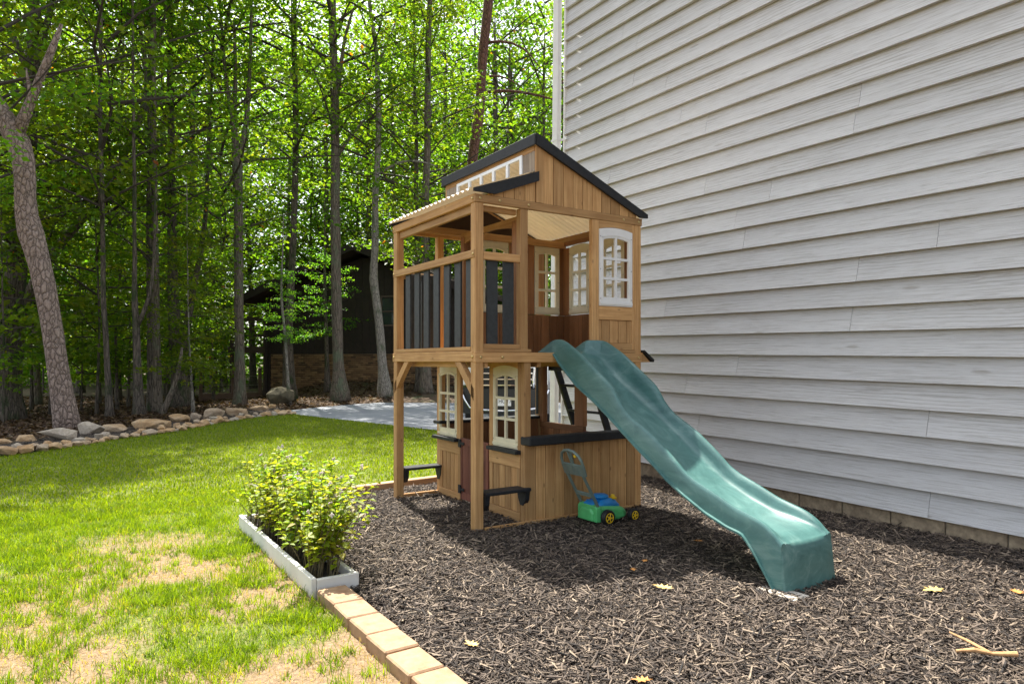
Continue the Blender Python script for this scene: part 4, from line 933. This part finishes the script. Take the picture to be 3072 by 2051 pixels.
for s_ in (-1, 1):
    MB().box(s_*.845-.006, s_*.845+.006, 1.95, 3.55, 1.32, 1.58, .003).build('side_window', GLS, TRK)
    MB().box(s_*.98-.06, s_*.98+.06, 1.7, 1.8, 1.3, 1.5, .02).build('mirror', PNT, TRK)
    hl = MB().box(s_*.76-.15, s_*.76+.15, -.07, .05, .86, 1.22, .02).build('headlight', simple('lamp_glass%d' % s_, (.7, .75, .78), .1, spec=.9), TRK)
    MB().tube([(s_*.6, -.09, 1.3), (s_*.64, -.1, 1.15), (s_*.6, -.1, .95), (s_*.62, -.1, .82)], .03, 8).build('lamp_trim', CHR, hl, smooth=True)
    MB().tube([(s_*.93, -.02, .78), (s_*.82, -.12, .6), (s_*.72, -.14, .47), (s_*.4, -.16, .43), (0, -.17, .42)], .022, 8).build('bumper_strip', CHR, TRK, smooth=True)
    for yy in (.95, 4.3):
        wl_ = MB().lathe([(.2, 0), (.34, .0), (.38, .03), (.38, .2), (.34, .24), (.2, .24)], (0, 0, 0), 'x', 28).build('wheel', PLA, TRK, (s_*.84-.12, yy, .38))
        MB().lathe([(.22, -.005), (.22, .245)], (0, 0, 0), 'x', 20).build('rim', CHR, wl_)
gr_ = MB().box(-.6, .6, -.06, .03, .82, 1.32, .01).build('grille', PLA, TRK)
for k in range(5):
    z = .85+k*.105; MB().add([(x, -.075-.03*(1-(x/.6)**2)-d, z+h_) for x in np.linspace(-.6, .6, 9) for d, h_ in ((0, 0), (.02, .006), (.02, .026), (0, .032))], [(i*4+j, i*4+j+1, i*4+j+5, i*4+j+4) for i in range(8) for j in range(3)]).build('grille_bar', CHR, gr_, fixn=False)
MB().prism([(-.95, .12), (-.9, -.02), (-.5, -.12), (0, -.15), (.5, -.12), (.9, -.02), (.95, .12)], .36, .8, 'z').build('bumper', PLA, TRK)
pl_ = MB().box(-.153, .153, -.178, -.172, .505, .66, .002).build('licence_plate', simple('plate_white', (.75, .76, .77), .4), TRK)
def text(s, size, m, parent, loc, rot, name='lettering'):
    cu = bpy.data.curves.new(name, 'FONT'); cu.body = s; cu.size = size; cu.extrude = .0008; cu.align_x = 'CENTER'
    t = bpy.data.objects.new(name, cu); C.objects.link(t); bpy.context.view_layer.update()
    me = bpy.data.meshes.new_from_object(t.evaluated_get(bpy.context.evaluated_depsgraph_get())); bpy.data.objects.remove(t)
    me.materials.clear(); me.materials.append(m); return obj(name, me, parent, loc, rot)
text('1HC 17', .1, PLA, pl_, (0, -.1795, .555), (math.pi/2, 0, 0))

# ------------------------------------------------------------------ trees
def bark(name, lo, hi, sz=(9, 9, 2.2), moss=None, depth=.03):
    m, nt, bs, _ = mat(name); v = coords(nt, sz, 5., 'Object')
    nd = N(nt, 'ShaderNodeTexNoise'); nd.inputs['Scale'].default_value = 1.1; nd.inputs['Detail'].default_value = 5; nt.links.new(v, nd.inputs['Vector'])
    vo = N(nt, 'ShaderNodeTexVoronoi', feature='DISTANCE_TO_EDGE'); vo.inputs['Scale'].default_value = 1.; ad = N(nt, 'ShaderNodeVectorMath', operation='ADD')
    nt.links.new(v, ad.inputs[0]); nt.links.new(nd.outputs[1], ad.inputs[1]); nt.links.new(ad.outputs[0], vo.inputs['Vector'])
    n2 = noise(nt, v, 3., 6, .7); h_ = math_(nt, 'ADD', ramp(nt, vo.outputs['Distance'], [(0, (0, 0, 0)), (.22, (1, 1, 1))]), math_(nt, 'MULTIPLY', n2, .6))
    c_ = ramp(nt, n2, [(.3, lo), (.7, hi)]); c_ = mixc(nt, ramp(nt, vo.outputs['Distance'], [(.0, (1, 1, 1)), (.07, (0, 0, 0))]), c_, tuple(a*.45 for a in lo))
    if moss: c_ = mixc(nt, ramp(nt, noise(nt, coords(nt, (2, 2, 1.2), 7.), 1.6, 5), [(.52, (0, 0, 0)), (.66, (1, 1, 1))]), c_, moss)
    nt.links.new(c_, bs.inputs['Base Color']); bs.inputs['Roughness'].default_value = .95; bump(nt, bs, h_, 1., depth); return m
PINE = bark('pine_bark', (.2, .14, .11), (.45, .35, .29), (13, 13, 6.), depth=.035)
OAK = bark('oak_bark', (.1, .08, .06), (.27, .22, .165), (16, 16, 2.4), (.14, .16, .1))
PALE = bark('pale_bark', (.16, .14, .11), (.36, .33, .28), (14, 14, 4), (.09, .11, .06), .015)
DARK = bark('dark_bark', (.07, .057, .044), (.19, .155, .12), (14, 14, 2.2), (.04, .06, .02))
REDP = bark('red_pine_bark', (.1, .045, .03), (.22, .11, .075), (9, 9, 3.5))
LEAF = leafmat('tree_leaf', [(0, (.045, .105, .011)), (.5, (.09, .175, .016)), (.9, (.15, .22, .022)), (.985, (.2, .23, .022)), (1, (.38, .14, .02))], .6, .42, tcol=1.8, yellow=.36)
TWIG = simple('twig_bark', (.05, .04, .03), .9)
def crown_mesh(seed, z0, z1, Rm, nb, ncl, nl, leafL, flat=.1, disc=.62, cone=False, up=(.15, .8)):
    r = random.Random(seed); g = np.random.default_rng(seed); tw = MB(); cs = []
    for b in range(nb):
        h = z0+(z1-z0)*((b+r.random())/nb)**1.35; t = (h-z0)/(z1-z0)
        prof = math.sin(math.pi*min(1, .22+.78*t))**.6 if not cone else (1-t)*.9+.1
        L = Rm*prof*r.uniform(.55, 1.15); az = b*2.4+r.uniform(-.5, .5); el = r.uniform(*up)+.3*t
        d = Vector((math.cos(az)*math.cos(el), math.sin(az)*math.cos(el), math.sin(el)))
        side = Vector((-math.sin(az), math.cos(az), 0)); bend = r.uniform(-.45, .45)
        def pt(s): return Vector((0, 0, h))+d*L*s+side*bend*L*s*s+Vector((0, 0, -.12*L*s*s))
        tw.tube([pt(s) for s in (0, .3, .6, 1)], [.008*L+.008, .006*L+.005, .003*L+.004, .003], 5, False)
        for c in range(ncl):
            s = .25+.75*(c+r.random())/ncl; p = pt(s); off = side*r.uniform(-1, 1)*L*.28*s+Vector((0, 0, r.uniform(-.15, .2)))
            q = p+off; cs.append(q)
            if r.random() < .35: tw.tube([p, p+off*.6+Vector((0, 0, .05)), q], [.007, .005, .003], 4, False)
    cs = np.array(cs); n = len(cs)*nl; ci = np.repeat(np.arange(len(cs)), nl); dr = np.repeat(g.uniform(.6, 1.25, len(cs)), nl)*disc
    rad = np.sqrt(g.random(n))*dr; an = g.uniform(0, 6.2832, n)
    c = cs[ci]+np.stack([rad*np.cos(an), rad*np.sin(an), g.normal(0, flat, n)-.12*rad], 1)
    da = an+g.normal(0, .9, n); de = g.normal(-.25, .35, n); d = np.stack([np.cos(da)*np.cos(de), np.sin(da)*np.cos(de), np.sin(de)], 1)
    nr = np.stack([g.normal(0, .8, n), g.normal(0, .8, n), np.ones(n)], 1); L = g.uniform(.5, 1.3, n)*leafL
    v, t_ = leaves(c, d, nr, L, .34, .1); tone = np.repeat(g.normal(0, .16, len(cs)), nl)
    rr = np.clip(g.normal(.47, .17, n)+tone, 0, .97); rr[g.random(n) < .0025] = 1.
    return npmesh('crown', v, t_, 3, LEAF, {'rnd': np.concatenate([rr, rr])}), pymesh('branches', tw.v, tw.f, TWIG)
CR = [crown_mesh(100+k, 4.2+.5*(k % 3), 17.5, 4.4+.4*(k % 3), 40, 5, 25, .15) for k in range(5)]
SP = [crown_mesh(200+k, 1.0+.3*k, 6.0+k*.5, 2.1+.25*k, 22, 5, 30, .125, .05, .55, up=(-.05, .4)) for k in range(4)]
HC = [crown_mesh(300+k, 10.2, 19.5, 3.9, 36, 6, 22, .16, .12, .65) for k in range(2)]
def trunk_mesh(D, pts, limbs, n=14):
    mb = MB()
    def path(pp, root=None, nn=n):
        P_ = [atD(x, y, D) for x, y, w_ in pp]; W_ = [w_*D/F/2 for x, y, w_ in pp]
        s = np.concatenate([[0], np.cumsum([np.linalg.norm(P_[i+1]-P_[i]) for i in range(len(P_)-1)])]); k = max(6, int(s[-1]/.35)); q = np.linspace(0, s[-1], k)
        Q = np.stack([np.interp(q, s, [p[j] for p in P_]) for j in range(3)], 1); R_ = np.interp(q, s, W_)
        for _ in range(2): Q[1:-1] = Q[1:-1]*.5+(Q[:-2]+Q[2:])*.25
        wob = np.stack([fbm(q*1., q*0+D, 1.8, 61+j, 2)-.5 for j in range(3)], 1)*.06; Q += wob*np.clip(q/2, 0, 1)[:, None]
        R_ = R_*(1+.14*(fbm(q, q*0, .7, 71, 2)-.5))
        mb.tube([tuple(p) for p in Q], list(R_), nn)
    path(pts)
    for l in limbs: path(l, nn=9)
    return mb
TRI = [0]
def tree(name, label, D, pts, m, crown=None, limbs=(), group=None, top=17., cscale=1., flare=1.35, cz=0.):
    """pts from the base upward (photo px, px width) at depth D; carried on above the frame to its full height"""
    pts = [list(p) for p in pts]
    xb, yb, wb = pts[0]; base = atD(xb, yb, D); zg = float(bank(base[0], base[1]))
    yg = HY-(zg-.12-H)*F/D
    pts[0] = [xb, yb, wb*flare]; pts.insert(0, [xb+(pts[0][0]-pts[1][0])*.05, max(yg, yb+2), wb*flare*1.12]); pts.insert(2, [xb+(pts[2][0]-xb)*min(1, .3*F/D/max(1, abs(yb-pts[2][1]))), yb-.3*F/D, wb*1.05])
    x_, y_, w_ = pts[-1]; x2, y2, _ = pts[-2]; dx = (x_-x2)/max(1, abs(y_-y2))
    yt = HY-(top-H)*F/D
    if y_ > yt: pts += [[x_+dx*.5*(y_-yt)*.5, (y_+yt)/2, w_*.6], [x_+dx*.35*(y_-yt), yt, max(2, w_*.15)]]
    ro = thing(name, label, 'tree', (base[0], base[1], zg), 0, group)
    mb = trunk_mesh(D, pts, limbs); off = Vector((base[0], base[1], zg)); mb.v = [tuple(Vector(p)-off) for p in mb.v]
    mb.build('trunk', m, ro, smooth=True, fixn=False)
    if crown is not None:
        for c in (crown if isinstance(crown, (list, tuple)) else [crown]):
            me, br = (CR+SP+HC)[c]
            xm = np.interp(-200, [p[1] for p in pts][::-1], [p[0] for p in pts][::-1]); ax = atD(xm, 0, D)-base
            rz = random.uniform(0, 6.28); s_ = cscale*random.uniform(.9, 1.12)
            o = obj('crown', me, ro, (ax[0]*.8, ax[1]*.8, cz), (0, 0, rz)); o.scale = (s_, s_, s_*random.uniform(.92, 1.08))
            o = obj('branches', br, ro, o.location, (0, 0, rz)); o.scale = (s_, s_, s_); o['kind'] = 'stuff'
    return ro
tree('pine_tree', 'leaning pine with plated pinkish bark rising behind the boulders', 13.3, [(204, 1283, 64), (182, 1163, 58), (158, 987, 53), (135, 870, 57), (117, 782, 58), (99, 723, 64), (79, 676, 68), (69, 635, 58), (73, 547, 53), (79, 476, 57), (66, 435, 66), (35, 385, 62), (0, 330, 56), (-60, 240, 48), (-110, 60, 40)], PINE, 2,
     [[(52, 400, 40), (80, 355, 32), (98, 320, 28), (92, 275, 24), (112, 240, 24), (140, 205, 23), (158, 160, 21), (170, 110, 17), (184, 72, 9)], [(92, 275, 14), (84, 245, 9), (79, 205, 5)]], top=14, cscale=.8, flare=1.06)
tree('oak_tree', 'dark twisted double limbed tree standing close behind the leaning pine', 17.5, [(28, 1225, 62), (30, 1000, 58), (50, 800, 54), (80, 560, 46), (92, 400, 40), (97, 225, 34)], DARK, [0, 9], [[(97, 235, 26), (72, 170, 22), (45, 134, 19), (20, 60, 17), (5, -60, 14), (-20, -220, 6)], [(97, 235, 26), (112, 170, 22), (134, 98, 20), (152, 50, 17), (165, -40, 14), (180, -200, 6)], [(132, 105, 13), (120, 50, 11), (104, -20, 9)]])
tree('leaning_tree', 'slanting mossy grey tree with a long side limb behind the pine', 19., [(40, 1212, 34), (60, 960, 30), (95, 860, 27), (150, 775, 26), (210, 700, 24), (268, 638, 24), (321, 562, 23), (362, 495, 22), (388, 415, 20), (429, 353, 19), (440, 268, 17), (442, 210, 15), (420, 112, 10), (412, -30, 8)], OAK, [1, 10], [[(440, 332, 11), (491, 308, 9), (558, 281, 7), (603, 268, 4)], [(442, 215, 11), (470, 150, 9), (491, 80, 8), (505, -40, 6)]])
TR = 'trees rooted along the edge of the wood'
tree('slender_tree', 'slim dark tree in the wood right of the leaning pine', 16.5, [(330, 1250, 20), (322, 1100, 16), (312, 900, 14), (308, 700, 13), (300, 400, 12), (302, 0, 9)], DARK, 3)
tree('forked_tree', 'dark tree with a low fork beside the pair of straight trunks', 16.8, [(418, 1250, 30), (412, 1100, 22), (408, 980, 20), (404, 800, 12), (402, 500, 10), (398, 100, 7)], DARK, 10, [[(408, 985, 15), (440, 930, 11), (458, 860, 9), (465, 700, 7), (470, 500, 4)]])
tree('straight_tree', 'straight grey barked tree, lighter of the pair of trunks', 18.2, [(474, 1232, 25), (470, 1000, 20), (468, 800, 18), (463, 400, 15), (460, 0, 12)], OAK, 0)
tree('straight_tree', 'straight black trunk pressed behind its lighter twin', 18.6, [(455, 1229, 24), (452, 1000, 20), (450, 700, 18), (450, 0, 12)], DARK, None)
tree('oak_tree', 'thick dark forked oak rooted left of the wooden platform', 21., [(545, 1206, 52), (535, 1080, 42), (522, 950, 34), (519, 760, 26), (517, 600, 24), (510, 300, 20), (508, 0, 15)], DARK, [2, 10], [[(545, 1100, 26), (560, 980, 22), (578, 880, 18), (600, 780, 16), (620, 650, 13), (628, 400, 10), (640, 100, 6)]])
tree('leaning_sapling', 'short crooked grey trunk leaning against the thick forked oak', 17., [(482, 1249, 16), (505, 1200, 15), (528, 1150, 13), (543, 1100, 12), (546, 1040, 6)], OAK, None, top=1.6)
tree('sapling', 'thin pale sapling rooted just behind the border boulders', 17.6, [(580, 1233, 9), (576, 1150, 7), (570, 1060, 5), (566, 950, 4)], PALE, 5, top=6, cscale=.75)
tree('forked_tree', 'tall straight tan tree forking high above the flat topped boulder', 20.6, [(720, 1215, 34), (718, 1050, 27), (717, 800, 26), (716, 600, 27), (714, 482, 31), (700, 390, 17), (690, 312, 13), (676, 250, 11), (665, 100, 9), (655, -60, 6)], OAK, [3, 9], [[(716, 490, 20), (735, 400, 15), (743, 320, 13), (752, 178, 11), (756, 0, 8)], [(700, 395, 15), (706, 270, 12), (704, 60, 8)], [(700, 578, 9), (675, 545, 6), (652, 522, 3)]])
tree('birch_sapling', 'thin white barked sapling in front of the brick wall', 20.8, [(868, 1203, 11), (862, 1120, 9), (855, 1000, 8), (843, 880, 7), (848, 800, 5)], PALE, 6, top=6, cscale=.42, cz=1.4)
tree('oak_tree', 'dark trunk directly behind the white sapling at the brick wall', 22.6, [(868, 1178, 36), (864, 1000, 26), (876, 800, 21), (884, 600, 20), (886, 300, 17), (884, 0, 13)], DARK, 1, cz=2.5)
tree('dark_sapling', 'slim black trunk close against the brick wall', 24.3, [(983, 1168, 18), (980, 1080, 13), (978, 980, 11), (975, 850, 9)], DARK, 7, top=7, cscale=.5, cz=1.)
tree('oak_tree', 'tall rough grey oak with flared foot at the driveway edge', 22., [(1021, 1180, 44), (1015, 1100, 32), (1011, 900, 31), (1007, 700, 29), (1006, 500, 27), (1003, 300, 25), (999, 100, 24), (997, 0, 23)], OAK, 2, [[(1003, 330, 16), (1020, 230, 13), (1030, 130, 10), (1060, 30, 7)], [(1006, 480, 12), (1040, 420, 9), (1085, 370, 7), (1120, 335, 4)]], cz=3.)
tree('crooked_tree', 'crooked mottled pale tree nearest the playhouse balcony', 22.3, [(1156, 1176, 36), (1148, 1100, 27), (1141, 1000, 25), (1131, 900, 24), (1117, 830, 25), (1126, 760, 21), (1126, 650, 20), (1126, 560, 19), (1136, 400, 18), (1133, 300, 16), (1131, 150, 13), (1112, 40, 11), (1100, -60, 8)], PALE, 4, [[(1134, 335, 10), (1110, 305, 9), (1060, 285, 7), (1010, 275, 4)], [(1140, 180, 8), (1165, 130, 6), (1190, 60, 4)], [(1140, 520, 8), (1180, 485, 7), (1240, 475, 6), (1310, 500, 4)]], cz=2.6)
tree('oak_tree', 'pale trunk standing behind the balcony at driveway edge', 23., [(1278, 1172, 34), (1276, 1060, 27), (1275, 800, 24), (1280, 400, 20), (1290, 0, 16)], OAK, 0)
tree('dark_sapling', 'black trunk left of the pale trunk behind the balcony', 23.4, [(1258, 1170, 24), (1258, 1000, 20), (1250, 700, 16), (1245, 300, 11)], DARK, 3)
tree('red_pine', 'tall reddish pine trunk rising beside the house downspout', 25., [(1400, 1160, 38), (1408, 800, 34), (1420, 459, 31), (1440, 306, 30), (1448, 153, 30), (1466, 0, 28), (1480, -150, 22)], REDP, None, [[(1462, 128, 9), (1500, 118, 8), (1535, 122, 7), (1591, 153, 5), (1615, 200, 3)], [(1455, 278, 10), (1514, 268, 9), (1590, 280, 7), (1662, 301, 5)], [(1452, 230, 6), (1510, 225, 5), (1560, 260, 3)]], top=19)
# deeper trees; nothing but their place tells these apart
spots = [(-160, 20), (-90, 25), (110, 24), (240, 34), (355, 27), (500, 32), (640, 33), (672, 38), (20, 31), (560, 29), (400, 38), (160, 38), (760, 36), (850, 38), (930, 40), (980, 37), (1060, 38), (1110, 35), (1190, 33), (1230, 40), (1330, 31), (1370, 37), (1450, 34), (1480, 29), (1520, 30), (1560, 33), (1600, 37), (1640, 30), (1700, 34)]
for i, (x, D) in enumerate(spots):
    yb = HY+H*F/D-(2 if D < 30 else 4); w_ = random.choice([.16, .2, .26, .34])*F/D; l = random.uniform(-30, 30)
    tree('forest_tree', 'slim dark trunked tree standing deep in the wood', D, [(x, yb, w_), (x+l*.3, 900, w_*.8), (x+l*.6+random.uniform(-8, 8), 600, w_*.7), (x+l, 200, w_*.55)], random.choice([DARK, DARK, OAK]), random.randrange(5), group='trees deep in the wood', cz=random.uniform(-1.5, 1.), cscale=random.uniform(.95, 1.2), top=16)
sap = [(-60, 16), (20, 20), (95, 22), (150, 19.5), (245, 21.5), (352, 21), (385, 23), (500, 24), (520, 21.5), (660, 30), (175, 26), (60, 27), (300, 25), (445, 27), (580, 30), (700, 33), (1210, 29.5), (1330, 33), (1390, 28), (1560, 30), (1620, 26), (1500, 33), (-120, 22), (420, 31), (240, 30), (10, 16), (290, 18.2), (610, 28), (640, 26), (340, 32), (540, 34), (130, 33)]
for i, (x, D) in enumerate(sap):
    w_ = random.choice([.05, .07, .09])*F/D
    tree('understory_tree', 'thin leafy understory tree growing in the wood', D, [(x, HY+H*F/D-2, w_), (x+random.uniform(-12, 12), HY-1.*F/D, w_*.8), (x+random.uniform(-25, 25), HY-3.5*F/D, w_*.6)], DARK, 5+i % 4, group='understory trees in the wood', top=5.5, cscale=random.uniform(.9, 1.35), cz=random.uniform(-.3, .3))
# far-off wood that reads as one mass of leaves
g = rng; n = 230000; ncl = 5200
pxx = g.uniform(-700, 2100, ncl); D = g.uniform(38, 66, ncl); zc = 23*g.random(ncl)**1.25
cx = np.array([atD(a, 0, d)[:2] for a, d in zip(pxx, D)]); ci = g.integers(0, ncl, n); rad = 1.5*np.sqrt(g.random(n)); an = g.uniform(0, 6.28, n)
c = np.stack([cx[ci, 0]+rad*np.cos(an), cx[ci, 1]+rad*np.sin(an), zc[ci]+g.normal(0, .35, n)+.2], 1)
d = np.stack([np.cos(an), np.sin(an), g.normal(-.2, .4, n)], 1); d /= np.linalg.norm(d, axis=1)[:, None]
v, t_ = leaves(c, d, np.stack([g.normal(0, .5, n), g.normal(0, .5, n), np.ones(n)], 1), g.uniform(.22, .45, n), .36, .1); rr = np.clip(g.normal(.5, .2, n), 0, .97)
tag(obj('distant_wood', npmesh('distant_wood', v, t_, 3, LEAF, {'rnd': np.concatenate([rr, rr])})), 'far wall of green leaves deep behind all the trunks', 'woods', kind='stuff')
# leaf litter and ground cover
LIT = leafmat('leaf_litter', [(0, (.025, .015, .009)), (.5, (.08, .048, .026)), (.85, (.14, .09, .05)), (1, (.22, .16, .09))], .15, .8)
n = 36000; px_ = g.uniform(-200, 1420, n); dd_ = g.uniform(10, 30, n); q = np.array([atD(a, 0, b_) for a, b_ in zip(px_, dd_)])
keep = ~inpoly(q[:, 0], q[:, 1], LAWN) & ~inpoly(q[:, 0], q[:, 1], DPOLY) & ~inpoly(q[:, 0], q[:, 1], RB+BB[::-1]); q = q[keep]; n = len(q)
q[:, 2] = bank(q[:, 0], q[:, 1])-.02+g.random(n)*.03; an = g.uniform(0, 6.28, n); d = np.stack([np.cos(an), np.sin(an), g.normal(0, .25, n)], 1); d /= np.linalg.norm(d, axis=1)[:, None]
v, t_ = leaves(q, d, np.stack([g.normal(0, .3, n), g.normal(0, .3, n), np.ones(n)], 1), g.uniform(.06, .14, n), .38, .15); rr = g.random(n)
tag(obj('leaf_litter', npmesh('leaf_litter', v, t_, 3, LIT, {'rnd': np.concatenate([rr, rr])})), 'brown fallen leaves covering the ground under the trees', 'leaf litter', kind='stuff')
